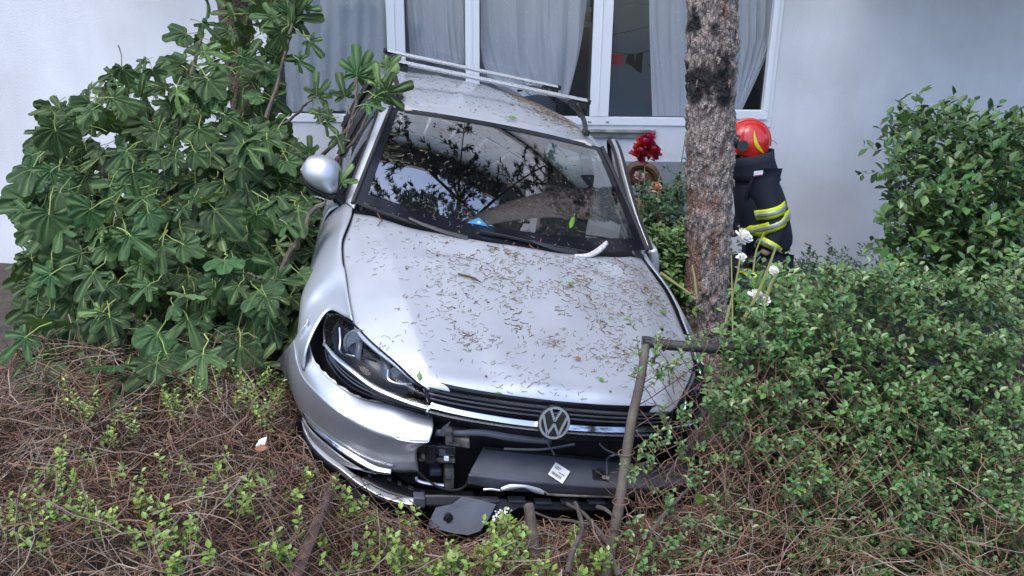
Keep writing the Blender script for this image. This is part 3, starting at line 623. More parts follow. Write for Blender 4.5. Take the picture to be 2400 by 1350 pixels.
for k in range(16):
    a, c = random.random(), random.random()
    if a + c > 1: a, c = 1-a, 1-c
    u = 1163 + a*50 - c*30; v = 1188 + a*4 + c*42; n = 5; r_ = random.uniform(1.5, 5)
    P = [con(u + r_*random.uniform(.5, 1)*math.cos(t), v + r_*random.uniform(.6, 1.5)*math.sin(t), hang_F(.009)) for t in np.linspace(0, 5.2, n)]; b.add(P, [tuple(range(n))])
b.build('bare_scrape', M['white'], tri_, smooth=False)
# ================================================================ SETTING
M['soil'] = mat('garden_soil', (.055, .042, .032), .95, var=.5, scale=9, bump=.6, bscale=30, bdist=.03)
M['stucco'] = mat('white_stucco', (.73, .74, .76), .85, col2=(.60, .605, .61), scale=1.1, detail=10, bump=.5, bscale=70, bdist=.006)
def streaks(m, lo):                # rain streaks: stretched noise multiplied into the render colour
    n = m.node_tree.nodes; l = m.node_tree.links; b = n['Principled BSDF']; src = b.inputs['Base Color'].links[0].from_socket
    tc = n.new('ShaderNodeTexCoord'); mp = n.new('ShaderNodeMapping'); mp.inputs['Scale'].default_value = (3.1, 3.1, .5); t = n.new('ShaderNodeTexNoise'); t.inputs['Scale'].default_value = 1; t.inputs['Detail'].default_value = 8
    mr = n.new('ShaderNodeMapRange'); mr.inputs[1].default_value = .42; mr.inputs[2].default_value = .62; mr.inputs[3].default_value = lo; mx = n.new('ShaderNodeMix'); mx.data_type = 'RGBA'; mx.blend_type = 'MULTIPLY'; mx.inputs[0].default_value = 1
    l.new(tc.outputs['Object'], mp.inputs[0]); l.new(mp.outputs[0], t.inputs[0]); l.new(t.outputs[0], mr.inputs[0]); l.new(src, mx.inputs[6]); l.new(mr.outputs[0], mx.inputs[7]); l.new(mx.outputs[2], b.inputs['Base Color'])
streaks(M['stucco'], .95)
M['dado'] = mat('grey_plaster', (.27, .285, .31), .85, col2=(.22, .235, .255), scale=3, bump=.2, bscale=90, bdist=.004)
M['conc'] = mat('rough_concrete', (.30, .29, .27), .9, col2=(.13, .13, .13), scale=6, bump=.5, bscale=40, bdist=.006)
M['pvc'] = mat('white_frame', (.80, .81, .83), .32)
M['gasket'] = mat('dark_gasket', (.03, .03, .035), .6)
M['pane'] = glass('window_pane', (.965, .975, .98), 1.33, boost=.01)
M['room'] = mat('room_plaster', (.44, .49, .53), .9, col2=(.34, .39, .43), scale=1.2)
M['wood'] = mat('brown_wood', (.16, .075, .04), .5, var=.4, scale=6)
M['darkroom'] = mat('dim_room', (.06, .065, .08), .7)
M['roof'] = mat('roof_soffit', (.10, .085, .075), .8)
g = MB(); n = 90
gx = np.linspace(-40, 40, n); gx = np.sign(gx)*(np.abs(gx)/40)**2*40; gy = np.linspace(0, 1, n)**1.6*60 - 15
def gz(x, y): return -.20 + .05*noise.noise(V((x*.8, y*.8, 0))) + .02*noise.noise(V((x*4, y*4, 3)))
g.pts(np.array([[(x, y, gz(x, y)) for x in gx] for y in gy])); tag(g.build('ground', M['soil']), kind='structure')

# ---- house
WY = 7.05
house = empty('house', (0, WY, 0), 'white rendered house wall with white framed windows behind the car', 'house')
def hpart(b, name, mt, parent=None, **k):
    for q in b.v: q[:, 1] -= WY
    return b.build(name, mt, parent or house, smooth=k.pop('smooth', False), **k)
X = lambda u: wpl(u, 140, 1, WY)[0]
ZS = wpl(1400, 293, 1, WY)[2]; ZB = wpl(1400, 273, 1, WY)[2]; ZT = 2.75
XL, XR = X(612), X(1822)
def wallbox(b, x0, x1, z0, z1, y0=WY, y1=WY+.32): b.box(((x0+x1)/2, (y0+y1)/2, (z0+z1)/2), (x1-x0, y1-y0, z1-z0))
b = MB(); wallbox(b, -9, XL, -.4, 3.2); wallbox(b, XR, 9, -.4, 3.2); wallbox(b, XL, XR, -.4, ZS-.002); wallbox(b, XL, XR, ZT, 3.2); hpart(b, 'ground_floor_wall', M['stucco'])
# grey plaster field, broken concrete ledge
g0 = wpl(1352, 326, 1, WY); g1 = wpl(1690, 326, 1, WY)
b = MB(); b.box(((g0[0]+g1[0])/2, WY-.008, (g0[2]-.4)/2 - .1), (g1[0]-g0[0], .016, g0[2]+.2)); hpart(b, 'grey_plaster_field', M['dado'])
l0 = wpl(1345, 303, 1, WY-.03); l1 = wpl(1537, 303, 1, WY-.03)
b = MB(); lx = np.linspace(l0[0], l1[0], 40)
b.pts(np.array([[(x, WY - y - .006*noise.noise(V((x*14, z*30, 1))), l0[2] - z + .004*noise.noise(V((x*20, z*9, 2)))) for x in lx] for y, z in ((0, 0), (.045, .0), (.05, .022), (.03, .030), (.024, .075), (.0, .08))])); hpart(b, 'concrete_ledge', M['conc'])
def window(x0, x1, z0, z1, posts, main=False, fr=.075):
    b = MB(); f0, f1 = WY - .012, WY + .06
    wallbox(b, x0, x1, z0, z0+fr, f0, f1); wallbox(b, x0, x1, z1-fr, z1, f0, f1); wallbox(b, x0, x0+fr, z0+fr, z1-fr, f0, f1); wallbox(b, x1-fr, x1, z0+fr, z1-fr, f0, f1)
    wn = hpart(b, 'window', M['pvc'], bevel=.004)
    edges = [x0+fr] + [e for p in posts for e in p] + [x1-fr]
    for p0, p1 in posts:
        m = MB(); m.box(((p0+p1)/2, WY+.023, (z0+z1)/2), (p1-p0, .074, z1-z0-2*fr-.002)); m.box((p0 + (p1-p0)*.45, WY-.018, (z0+z1)/2), (.006, .012, z1-z0-2*fr-.01)); hpart(m, 'mullion', M['pvc'], wn, bevel=.004)
    for a, c in zip(edges[::2], edges[1::2]):
        m = MB(); m.box(((a+c)/2, WY+.035, (z0+z1)/2), (c-a-.016, .006, z1-z0-2*fr-.016)); hpart(m, 'pane', M['pane'], wn)
        if main:
            m = MB()
            for q, d in (((a+.004, (z0+z1)/2), (.008, z1-z0-2*fr)), ((c-.004, (z0+z1)/2), (.008, z1-z0-2*fr)), (((a+c)/2, z0+fr+.004), (c-a-.018, .008))): m.box((q[0], WY+.031, q[1]), (d[0], .012, d[1]))
            hpart(m, 'gasket', M['gasket'], wn)
    return wn
window(XL, XR, ZS, ZT, [(X(909), X(951)), (X(1091), X(1124)), (X(1387), X(1432))], True)
b = MB()                          # sash of the opening light at the right end, drain caps
sx0, sx1 = X(1733), X(1812); zb = wpl(1760, 258, 1, WY)[2]
wallbox(b, sx0, sx1, ZB-.012, zb, WY-.03, WY+.05); wallbox(b, sx1-.05, sx1, zb, ZT-.1, WY-.03, WY+.05); hpart(b, 'opening_sash', M['pvc'], bevel=.005)
for u in (1382, 1424):
    b = MB(); p = wpl(u, 286, 1, WY-.015); b.box((p[0], WY-.014, p[2]), (.03, .006, .008)); hpart(b, 'drain_cap', M['gasket'])
# room behind the window
b = MB(); z0r, z1r = ZS-.25, 2.95
for c, d in (((0, 9.4, 1.9), (7.4, .1, 2.4)), ((-3.7, 8.35, 1.9), (.1, 2.1, 2.4)), ((3.7, 8.35, 1.9), (.1, 2.1, 2.4)), ((0, 8.35, 3.05), (7.4, 2.1, .1)), ((0, 8.35, .75), (7.4, 2.1, .1))): b.box(c, d)
hpart(b, 'room', M['room'])
b = MB(); p0 = wpl(1360, 60, 1, 9.3); p1 = wpl(1392, 60, 1, 9.3)
for c, d in (((p0[0], 9.32, 1.8), (.08, .06, 2.0)), ((p1[0]+.06, 9.32, 1.8), (.08, .06, 2.0)), (((p0[0]+p1[0])/2+.03, 9.32, p0[2]+.10), (.4, .06, .1))): b.box(c, d)
hpart(b, 'inner_door_frame', M['wood'])
b = MB(); q = wpl(1345, 220, 1, 9.2); b.box((q[0]-.02, 9.25, 1.45), (.36, .08, 1.3)); q = wpl(1772, 200, 1, 8.6); b.box((q[0], 8.7, 1.3), (.9, .5, 1.3)); hpart(b, 'dark_cupboard', M['darkroom'])
# upper storeys: seen mirrored in the windscreen
b = MB(); wallbox(b, -9, 9, 3.2, 9.7); hpart(b, 'upper_wall', M['stucco'])
b = MB(); b.box((0, WY+1.2, 9.78), (18.6, 3.5, .12)); b.box((0, WY-.56, 9.70), (18.6, .05, .22)); hpart(b, 'eaves', M['roof'])
b = MB(); b.box((0, WY-.03, 6.35), (18, .06, .12)); b.box((0, WY-.03, 3.25), (18, .06, .12)); hpart(b, 'string_course', M['conc'])
for z in (4.1, 7.2):
    for x in (-5.2, -2.6, 0, 2.2):
        b_ = window(x-.75, x+.75, z, z+1.4, [(x-.03, x+.03)])
        m = MB(); m.box((x, WY+.16, z+.7), (1.5, .02, 1.4)); hpart(m, 'dim_room_sheet', M['darkroom'], b_)  # dark sheet painted in for the dim room behind each pane
for z in (3.35, 6.4, 9.55):       # stacked balconies on the right, above the picture
    b = MB(); b.box((5.2, 6.1, z), (4.6, 1.9, .16)); s_ = hpart(b, 'balcony_slab', M['conc'])
    if z < 9:
        m = MB(); m.box((5.2, 5.2, z+.55), (4.6, .06, .95)); m.box((2.93, 6.1, z+.55), (.06, 1.8, .95)); hpart(m, 'balcony_parapet', M['stucco'], s_)
        m = MB(); m.box((5.2, WY-.03, z+1.2), (3.6, .04, 2.1)); hpart(m, 'balcony_door', M['darkroom'], s_)

for P in (((1796, 322), (1800, 333), (1797, 342), (1806, 350)), ((1800, 333), (1812, 330), (1822, 338))):
    b = MB(); b.tube(cr([wpl(u + random.uniform(-2, 2), v, 1, WY) for u, v in P], 14), .0022, 4, False); hpart(b, 'crack', M['gasket'])
# ---- curtains, washing
def sheer(name, base):
    m = bpy.data.materials.new(name); m.use_nodes = True; n = m.node_tree.nodes; l = m.node_tree.links; n.clear()
    o = n.new('ShaderNodeOutputMaterial'); tr = n.new('ShaderNodeBsdfTransparent'); df = n.new('ShaderNodeBsdfDiffuse'); tl = n.new('ShaderNodeBsdfTranslucent'); a = n.new('ShaderNodeMixShader'); c = n.new('ShaderNodeMixShader')
    df.inputs[0].default_value = (*base, 1); tl.inputs[0].default_value = (*base, 1); a.inputs[0].default_value = .35
    tc = n.new('ShaderNodeTexCoord'); vo = n.new('ShaderNodeTexVoronoi'); vo.inputs['Scale'].default_value = 16; mp = n.new('ShaderNodeMapping'); mp.inputs['Scale'].default_value = (1.6, 1.6, 1)
    l.new(tc.outputs['Object'], mp.inputs[0]); l.new(mp.outputs[0], vo.inputs[0])
    mr = n.new('ShaderNodeMapRange'); mr.inputs[1].default_value = .07; mr.inputs[2].default_value = .14; mr.inputs[3].default_value = .97; mr.inputs[4].default_value = .70
    lw = n.new('ShaderNodeLayerWeight'); lw.inputs[0].default_value = .35; ad = n.new('ShaderNodeMath'); ad.operation = 'MAXIMUM'; ml = n.new('ShaderNodeMapRange'); ml.inputs[3].default_value = .0; ml.inputs[4].default_value = 1.0
    l.new(vo.outputs['Distance'], mr.inputs[0]); l.new(lw.outputs['Facing'], ml.inputs[0]); l.new(mr.outputs[0], ad.inputs[0]); l.new(ml.outputs[0], ad.inputs[1])
    l.new(df.outputs[0], a.inputs[1]); l.new(tl.outputs[0], a.inputs[2]); l.new(ad.outputs[0], c.inputs[0]); l.new(tr.outputs[0], c.inputs[1]); l.new(a.outputs[0], c.inputs[2]); l.new(c.outputs[0], o.inputs[0])
    return m
M['sheer'] = sheer('sheer_curtain', (.87, .90, .95))
CY = 7.165
def curtain(label, left, right, depth=.03, waves=9, bottom=None, seed=0):
    # left / right: photograph lines followed by the two edges of the cloth, top to bottom
    P = cr([wpl(u, v, 1, CY) for u, v in left], 40); Q = cr([wpl(u, v, 1, CY) for u, v in right], 40); n = 110; r = random.Random(seed)
    ph = [r.uniform(0, 6) for _ in range(4)]; G = []
    for i in range(40):
        t = i/39; row = []
        for j in range(n):
            s = j/(n-1); p = P[i]*(1-s) + Q[i]*s
            w_ = depth*(.30*math.sin(waves*6.28*(s + .05*noise.noise(V((s*4, t, seed)))) + ph[0] + 1.6*math.sin(t*2+ph[1])) + .9*noise.noise(V((s*6 - t*1.2, t*1.1, seed))) + .5*noise.noise(V((s*15 - t*2.4, t*1.3, seed + 5))) + .22*noise.noise(V((s*34 - t*3, t*2, seed + 9))))
            row.append((p[0], p[1] + w_, p[2] + .01*noise.noise(V((s*4, seed, 3)))*t))
        G.append(row)
    b = MB(); b.pts(np.array(G)); c = b.build('curtain', M['sheer'], None, angle=0); return tag(c, label, 'curtain', 'sheer curtains in the window')
curtain('sheer white curtain behind the fig leaves, in the left window pane', [(660, -190), (665, 100), (672, 262)], [(918, -190), (915, 60), (914, 258)], .035, 7, seed=1)
curtain('sheer curtain in the narrow pane between the first two white mullions', [(952, -190), (955, 30), (962, 140)], [(1094, -190), (1093, 60), (1090, 150)], .03, 4, seed=2)
curtain('sheer curtain swept to the left above the roof bars', [(1122, -190), (1124, 40), (1128, 120), (1150, 190), (1210, 225)], [(1392, -190), (1374, 20), (1358, 120), (1334, 222)], .05, 5, seed=3)
curtain('straight sheer curtain hanging beside the washing, left of the pine trunk', [(1521, -190), (1522, 60), (1525, 160), (1529, 274)], [(1700, -190), (1680, 60), (1660, 274)], .02, 5, seed=4)
curtain('sheer curtain gathered up to the right of the pine trunk', [(1722, -190), (1722, 80), (1715, 170), (1718, 262)], [(1825, -190), (1820, 30), (1812, 95), (1735, 262)], .05, 5, seed=5)
M['redc'] = mat('red_cloth', (.42, .05, .07), .9, var=.3); M['blackc'] = mat('black_cloth', (.010, .010, .013), .9); M['cord'] = mat('cord', (.05, .05, .055), .7)
LY = 7.75
for lab, P in (('lower washing line carrying the red and black clothes', ((1432, 122), (1480, 127), (1530, 118))), ('upper washing line slanting across the room', ((1430, 82), (1480, 72), (1525, 60))), ('topmost washing line near the top of the window', ((1380, 15), (1434, 13), (1525, 10)))):
    b = MB(); b.tube(cr([wpl(u, v, 1, LY) for u, v in P], 12), .003, 5); tag(b.build('washing_line', M['cord']), lab, 'washing line', 'washing lines behind the window')
def cloth(name, pts, mt, label):
    P = [wpl(u, v, 1, LY-.012) for u, v in pts]; b = MB(); k = len(P); b.add(P, [tuple(range(k))]); tag(b.build(name, mt, solid=.012, smooth=False), label, 'laundry')
cloth('hanging_towel', [(1429, 126), (1446, 126), (1462, 127), (1461, 142), (1460, 155), (1452, 152), (1440, 151), (1429, 151)], M['redc'], 'red cloth hung on the washing line behind the window')
cloth('hanging_shirt', [(1471, 128), (1486, 127), (1488, 147), (1491, 126), (1507, 123), (1505, 148), (1503, 171), (1492, 167), (1484, 158), (1474, 152), (1465, 148)], M['blackc'], 'black garment hung beside the red cloth behind the window')
b = MB(); b.tube(cr([wpl(u, v, 1, 9.2) for u, v in ((1520, 150), (1540, 180), (1570, 205), (1600, 210), (1640, 195))], 20), .004, 5); tag(b.build('hanging_cable', M['cord']), 'thin dark cable drooping on the room wall behind the sheer curtain', 'cable')

# ---- wooden garden chair back by the wall
ch = empty('garden_chair', (0, 0, 0), 'brown wooden chair with rounded back standing by the wall behind the roses', 'chair')
def cy_(u, v, y=6.3): return wpl(u, v, 1, y)
b = MB(); b.tube(cr([cy_(*p) for p in ((1478, 600), (1473, 480), (1470, 420), (1480, 392), (1505, 386), (1530, 398), (1544, 430), (1548, 500), (1550, 600))], 30), .035, 8); b.build('back_frame', M['wood'], ch)
b = MB(); b.patch([[cy_(1474, 398), cy_(1505, 388), cy_(1540, 404)], [cy_(1472, 434), cy_(1505, 434), cy_(1545, 438)]], 4, 8); b.build('top_rail', M['wood'], ch, solid=.03)
b = MB(); b.patch([[cy_(1472, 436), cy_(1546, 440)], [cy_(1474, 462), cy_(1548, 465)]], 4, 4); b.build('back_panel', M['dado'], ch, solid=.02)
b = MB(); b.patch([[cy_(1474, 464), cy_(1548, 467)], [cy_(1476, 570), cy_(1549, 570)]], 4, 4); b.build('lower_back_panel', M['wood'], ch, solid=.03)
b = MB(); p = cy_(1512, 575, 6.15); b.box((p[0], 6.1, .34), (.40, .40, .05)); b.build('seat', M['wood'], ch)
for dx in (-.16, .16):
    for y in (5.95, 6.25):
        b = MB(); b.tube([(p[0]+dx, y, .34), (p[0]+dx, y, -.22)], .02, 6); b.build('leg', M['wood'], ch)

# ---- pine tree
def bark_mat(name, c1, c2, c3):
    m = mat(name, c1, .95, bump=.5, bscale=140, bdist=.004); n = m.node_tree.nodes; l = m.node_tree.links; b = n['Principled BSDF']
    tc = n.new('ShaderNodeTexCoord'); mp = n.new('ShaderNodeMapping'); mp.inputs['Scale'].default_value = (1, 1, .4); l.new(tc.outputs['Object'], mp.inputs[0])
    vo = n.new('ShaderNodeTexVoronoi'); vo.inputs['Scale'].default_value = 42; l.new(mp.outputs[0], vo.inputs[0])
    sp_ = n.new('ShaderNodeSeparateColor'); l.new(vo.outputs['Color'], sp_.inputs[0])
    rp = n.new('ShaderNodeValToRGB'); e = rp.color_ramp.elements; e[0].position = 0; e[0].color = (*[c*.72 for c in c1], 1); e[1].position = 1; e[1].color = (*[min(1, c*1.22) for c in c1], 1)
    l.new(sp_.outputs[0], rp.inputs[0])
    t2 = n.new('ShaderNodeTexNoise'); t2.inputs['Scale'].default_value = 7; t2.inputs['Detail'].default_value = 6; l.new(mp.outputs[0], t2.inputs[0])
    r2 = n.new('ShaderNodeMapRange'); r2.inputs[1].default_value = .57; r2.inputs[2].default_value = .66; l.new(t2.outputs[0], r2.inputs[0])
    mx = n.new('ShaderNodeMix'); mx.data_type = 'RGBA'; l.new(r2.outputs[0], mx.inputs[0]); l.new(rp.outputs[0], mx.inputs[6]); mx.inputs[7].default_value = (*c2, 1)
    v2 = n.new('ShaderNodeTexVoronoi'); v2.feature = 'DISTANCE_TO_EDGE'; v2.inputs['Scale'].default_value = 75; l.new(mp.outputs[0], v2.inputs[0]); cl_ = n.new('ShaderNodeMapRange'); cl_.inputs[2].default_value = .16; l.new(v2.outputs[0], cl_.inputs[0])
    b2 = n.new('ShaderNodeBump'); b2.inputs['Strength'].default_value = .9; b2.inputs['Distance'].default_value = .008; l.new(cl_.outputs[0], b2.inputs['Height']); ob = [q for q in n if q.type == 'BUMP' and q != b2][0]; l.new(ob.outputs[0], b2.inputs['Normal']); l.new(b2.outputs[0], b.inputs['Normal'])
    at = n.new('ShaderNodeAttribute'); at.attribute_name = 'stain'; m3 = n.new('ShaderNodeMix'); m3.data_type = 'RGBA'; sc_ = n.new('ShaderNodeSeparateColor'); l.new(at.outputs['Color'], sc_.inputs[0])
    l.new(sc_.outputs[0], m3.inputs[0]); l.new(mx.outputs[2], m3.inputs[6]); m3.inputs[7].default_value = (*c3, 1)
    m4 = n.new('ShaderNodeMix'); m4.data_type = 'RGBA'; l.new(sc_.outputs[1], m4.inputs[0]); l.new(m3.outputs[2], m4.inputs[6]); m4.inputs[7].default_value = (.20, .095, .06, 1); l.new(m4.outputs[2], b.inputs['Base Color'])
    return m
M['bark'] = bark_mat('pine_bark', (.285, .235, .205), (.20, .12, .085), (.018, .016, .016))
M['bark2'] = bark_mat('brown_bark', (.10, .07, .055), (.13, .08, .06), (.05, .04, .035))
M['needle'] = mat('pine_needles', (.022, .042, .020), .6, island=.3)
M['branch'] = mat('branch_bark', (.09, .065, .05), .9, var=.4, scale=30)
def trunk_mesh(cx, r_of, z0, z1, n, k, amp, seed, stain=None):
    vs, cs = [], []
    for i in range(n):
        z = z0 + (z1-z0)*i/(n-1); x0, y0 = cx(z); r = r_of(z)
        for j in range(k):
            t = 2*math.pi*j/k; q = V((math.cos(t)*r*44, math.sin(t)*r*44, z*17 + 1.5*noise.noise(V((math.cos(t)*2, math.sin(t)*2, z*5)))))
            d = noise.voronoi(q + V((seed, 0, 0)))[0]; pl_ = min(1, (d[1]-d[0])*2.6)
            q2 = q*.45 + V((9, 9, 9)); d2 = noise.voronoi(q2)[0]; pl2 = min(1, (d2[1]-d2[0])*2.2)
            s, sc = stain(x0 + math.cos(t)*r, y0 + math.sin(t)*r, z) if stain else (0, 0)
            rr = r + amp*(pl_*.55 + pl2*.75 - .6 + .6*noise.noise(q*.6) + .5*noise.noise(q*2.3))*(1-.75*sc) - .012*sc
            vs.append((x0 + rr*math.cos(t), y0 + rr*math.sin(t), z)); cs.append((s, sc, 0, 1))
    return vs, cs
pc = lambda z: (1.18 - .058*(z-.635) + .012*math.sin(z*1.7), 4.42)
pine = empty('pine_tree', (pc(-.2)[0], 4.42, -.25), 'tall pine with flaky grey bark and scraped patches beside the car', 'tree')
def stain(x, y, z):
    n_ = noise.noise(V((x*9, y*9, z*4))) + .5*noise.noise(V((x*30, y*30, z*14))); dx = x - pc(z)[0]
    s = max(0, min(1, (1 - abs(z-1.70)/.17)*2.2 + n_*1.6 - .2)) * (1 if dx < .07 else max(0, 1-(dx-.07)/.05)) * (y < 4.5)
    s = max(s, max(0, min(1, (1 - abs(z-1.98)/.12)*2 + n_*2.2 - .6)) * (dx < .02))
    sc = max(0, min(1, (1 - abs(z-.99)/.10)*2 + n_*2.4 - .7)) * max(0, min(1, (.06 - dx)/.05))
    sc = max(sc, max(0, min(1, (1 - abs(z-.62)/.22)*3 + n_*1.5)) * max(0, min(1, (-.055-dx)/.025)))
    sc = max(sc, max(0, min(1, (noise.noise(V((x*16, y*16, z*7 + 4)))-.42)*7)))
    return s, sc*.72
def tree_trunk(name, cx, r_of, mt, parent, seed, stain=None, z1=2.5, n=330, k=120, amp=.021):
    vs, cs = trunk_mesh(cx, r_of, -.3, z1, n, k, amp, seed, stain); b = MB(); b.add(vs, gfaces(n, k, 0, False, True))
    o = b.build(name, mt, parent, angle=0); at = o.data.color_attributes.new('stain', 'FLOAT_COLOR', 'POINT'); at.data.foreach_set('color', np.array(cs).ravel())
    if parent: o.location = -V(parent.location)
    return o
tk = tree_trunk('trunk', pc, lambda z: .132 + .03*math.exp(-(z+.2)*3), M['bark'], pine, 3, stain)
b = MB(); zz = np.linspace(2.45, 10.5, 30); b.tube([(*pc(z), z) for z in zz], .132*(1 - (zz-2.4)/9), 12); o = b.build('upper_trunk', M['bark'], pine); o.location = -V(pine.location)
b = MB()                          # bark flakes that stand off the trunk
for k in range(90):
    z = random.uniform(.3, 2.4); t = random.uniform(-math.pi, 0); cx_, cy__ = pc(z); r = .137 + random.uniform(0, .012); n_ = np.array([math.cos(t), math.sin(t), 0]); s_ = np.array([-math.sin(t), math.cos(t), 0])
    w_, h_ = random.uniform(.005, .012), random.uniform(.010, .026); c_ = np.array([cx_, cy__, z]) + n_*r; tl = random.uniform(-.008, .012)
    b.prism([c_ - s_*w_ - [0, 0, h_] + n_*tl, c_ + s_*w_*.6 - [0, 0, h_*.7], c_ + s_*w_ + [0, 0, h_*.8], c_ - s_*w_*.3 + [0, 0, h_] - n_*.004], n_, .005)
o = b.build('bark_flakes', M['bark'], pine, smooth=False); o.location = -V(pine.location); o['kind'] = 'stuff'
br, nd = MB(), MB(); r = random.Random(11)
def tuft(p, d, s):
    for k in range(9):
        e = np.array([r.gauss(0, 1) for _ in range(3)]); e /= np.linalg.norm(e); v = d*.7 + e*.8; v /= np.linalg.norm(v); sd_ = np.cross(v, e + .01); sd_ /= np.linalg.norm(sd_)
        nd.add([p - sd_*.012, p + sd_*.012, p + v*s*.6 + sd_*.012, p + v*s], [(0, 1, 2, 3)])
for k in range(24):
    z = 4.6 + k*.24; ang = k*2.4 + r.uniform(-.3, .3) + (0 if k % 3 else 0); L_ = max(.5, 2.9 - (z-4)*.34)*r.uniform(.75, 1.1); L_ = min(L_, .8) if 1.9 < ang % 6.283 < 4.9 else L_
    if k in (1, 4, 8): ang = (2.75, 3.3, 3.0)[(1, 4, 8).index(k)]; L_ = 2.3
    d = np.array([math.cos(ang), math.sin(ang), 0]); P = [np.array([*pc(z), z]) + d*L_*q + np.array([0, 0, -.30*q*q*L_ + .1*q]) for q in np.linspace(0, 1, 9)]
    br.tube(P, np.linspace(.035, .006, 9), 5)
    for q in np.sort(np.array([r.uniform(.15, 1) for _ in range(17)])):
        i = min(int(q*8), 7); p = P[i]*(1-(q*8-i)) + P[i+1]*(q*8-i); s_ = np.array([-d[1], d[0], 0])
        for sg in (-1, 1):
            if r.random() < .15: continue
            L2 = (.75 - .5*q)*L_*.33*r.uniform(.6, 1.2) + .12; dd = d*r.uniform(.1, 1.1) + s_*sg*r.uniform(.35, 1) + np.array([0, 0, r.uniform(-.35, .3)]); e = p + dd*L2
            br.tube([p, (p+e)/2 + [0, 0, .02], e], [.006, .005, .003], 3, False)
            for f_ in np.linspace(.2, 1, max(3, int(L2*18))): tuft(p + dd*L2*f_ + np.array([r.gauss(0, .02), r.gauss(0, .02), r.gauss(0, .02)]), dd + np.array([r.gauss(0, .35) for _ in range(3)]), r.uniform(.06, .15))
o = br.build('boughs', M['branch'], pine, angle=0); o.location = -V(pine.location); o['kind'] = 'stuff'
o = nd.build('crown', M['needle'], pine, smooth=False); o.location = -V(pine.location); o['kind'] = 'stuff'
# ---- second trunk at the far left
tc_ = lambda z: (-2.10 + .02*math.sin(z*2), 6.0)
t2 = empty('garden_tree', (-2.1, 6.0, -.25), 'smooth brown tree trunk rising behind the fig leaves at the window edge', 'tree')
tree_trunk('trunk', tc_, lambda z: .12 + .03*math.exp(-(z+.2)*3), M['bark2'], t2, 8, None, 2.6, 120, 50, .006)
b = MB(); zz = np.linspace(2.55, 5.5, 12); b.tube([(*tc_(z), z) for z in zz], .12*(1-(zz-2.5)/5), 10)
for k in range(9): 
    z = 3 + k*.28; a = k*2.4; b.tube([(*tc_(z), z), (tc_(z)[0]+math.cos(a)*.8, 6+math.sin(a)*.5, z+.7)], [.03, .01], 5)
o = b.build('limbs', M['bark2'], t2); o.location = -V(t2.location)
nd = MB(); r = random.Random(5)
for k in range(2600):
    a = r.uniform(0, 6.28); q = r.random()**.5; p = np.array([-2.1 + 1.5*q*math.cos(a), 6 + .8*q*math.sin(a), 4.6 + r.uniform(-1, 1.2)]); e = np.array([r.gauss(0, 1) for _ in range(3)])*.05; f_ = np.array([r.gauss(0, 1) for _ in range(3)])*.03
    nd.add([p, p + e/2 + f_, p + e, p + e/2 - f_], [(0, 1, 2, 3)])
M['leafdark'] = mat('dark_foliage', (.03, .07, .025), .5, island=.35)
o = nd.build('crown', M['leafdark'], t2, smooth=False); o.location = -V(t2.location); o['kind'] = 'stuff'
# ================================================================ PLANTS, HEDGE, FENCE
# ---- fig leaves
def vein_mat(name, c, vein, rough=.68, ov=.5):
    m = mat(name, c, rough, spec=.3, var=.35, scale=9, objvar=ov); n = m.node_tree.nodes; l = m.node_tree.links; b = n['Principled BSDF']
    src = b.inputs['Base Color'].links[0].from_socket; at = n.new('ShaderNodeAttribute'); at.attribute_name = 'vein'; mx = n.new('ShaderNodeMix'); mx.data_type = 'RGBA'
    sc = n.new('ShaderNodeSeparateColor'); l.new(at.outputs['Color'], sc.inputs[0]); l.new(sc.outputs[0], mx.inputs[0]); l.new(src, mx.inputs[6]); mx.inputs[7].default_value = (*vein, 1)
    geo = n.new('ShaderNodeNewGeometry'); m2 = n.new('ShaderNodeMix'); m2.data_type = 'RGBA'; mu = n.new('ShaderNodeMath'); mu.operation = 'MULTIPLY'; mu.inputs[1].default_value = .55
    l.new(geo.outputs['Backfacing'], mu.inputs[0]); l.new(mu.outputs[0], m2.inputs[0]); l.new(mx.outputs[2], m2.inputs[6]); m2.inputs[7].default_value = (.16, .25, .11, 1)
    l.new(m2.outputs[2], b.inputs['Base Color'])
    tl = n.new('ShaderNodeBsdfTranslucent'); ms = n.new('ShaderNodeMixShader'); ms.inputs[0].default_value = .16; out = [q for q in n if q.type == 'OUTPUT_MATERIAL'][0]
    tl.inputs[0].default_value = (.12, .22, .03, 1); l.new(b.outputs[0], ms.inputs[1]); l.new(tl.outputs[0], ms.inputs[2]); l.new(ms.outputs[0], out.inputs[0])
    return m
M['fig'] = vein_mat('fig_leaf', (.033, .080, .026), (.11, .18, .055))
M['figlight'] = vein_mat('young_fig_leaf', (.085, .165, .05), (.24, .32, .12))
M['petiole'] = mat('leaf_stalk', (.22, .30, .07), .5, objvar=.2)
M['figwood'] = mat('fig_branch', (.13, .10, .075), .85, col2=(.06, .045, .04), scale=18, bump=.3, bscale=90)
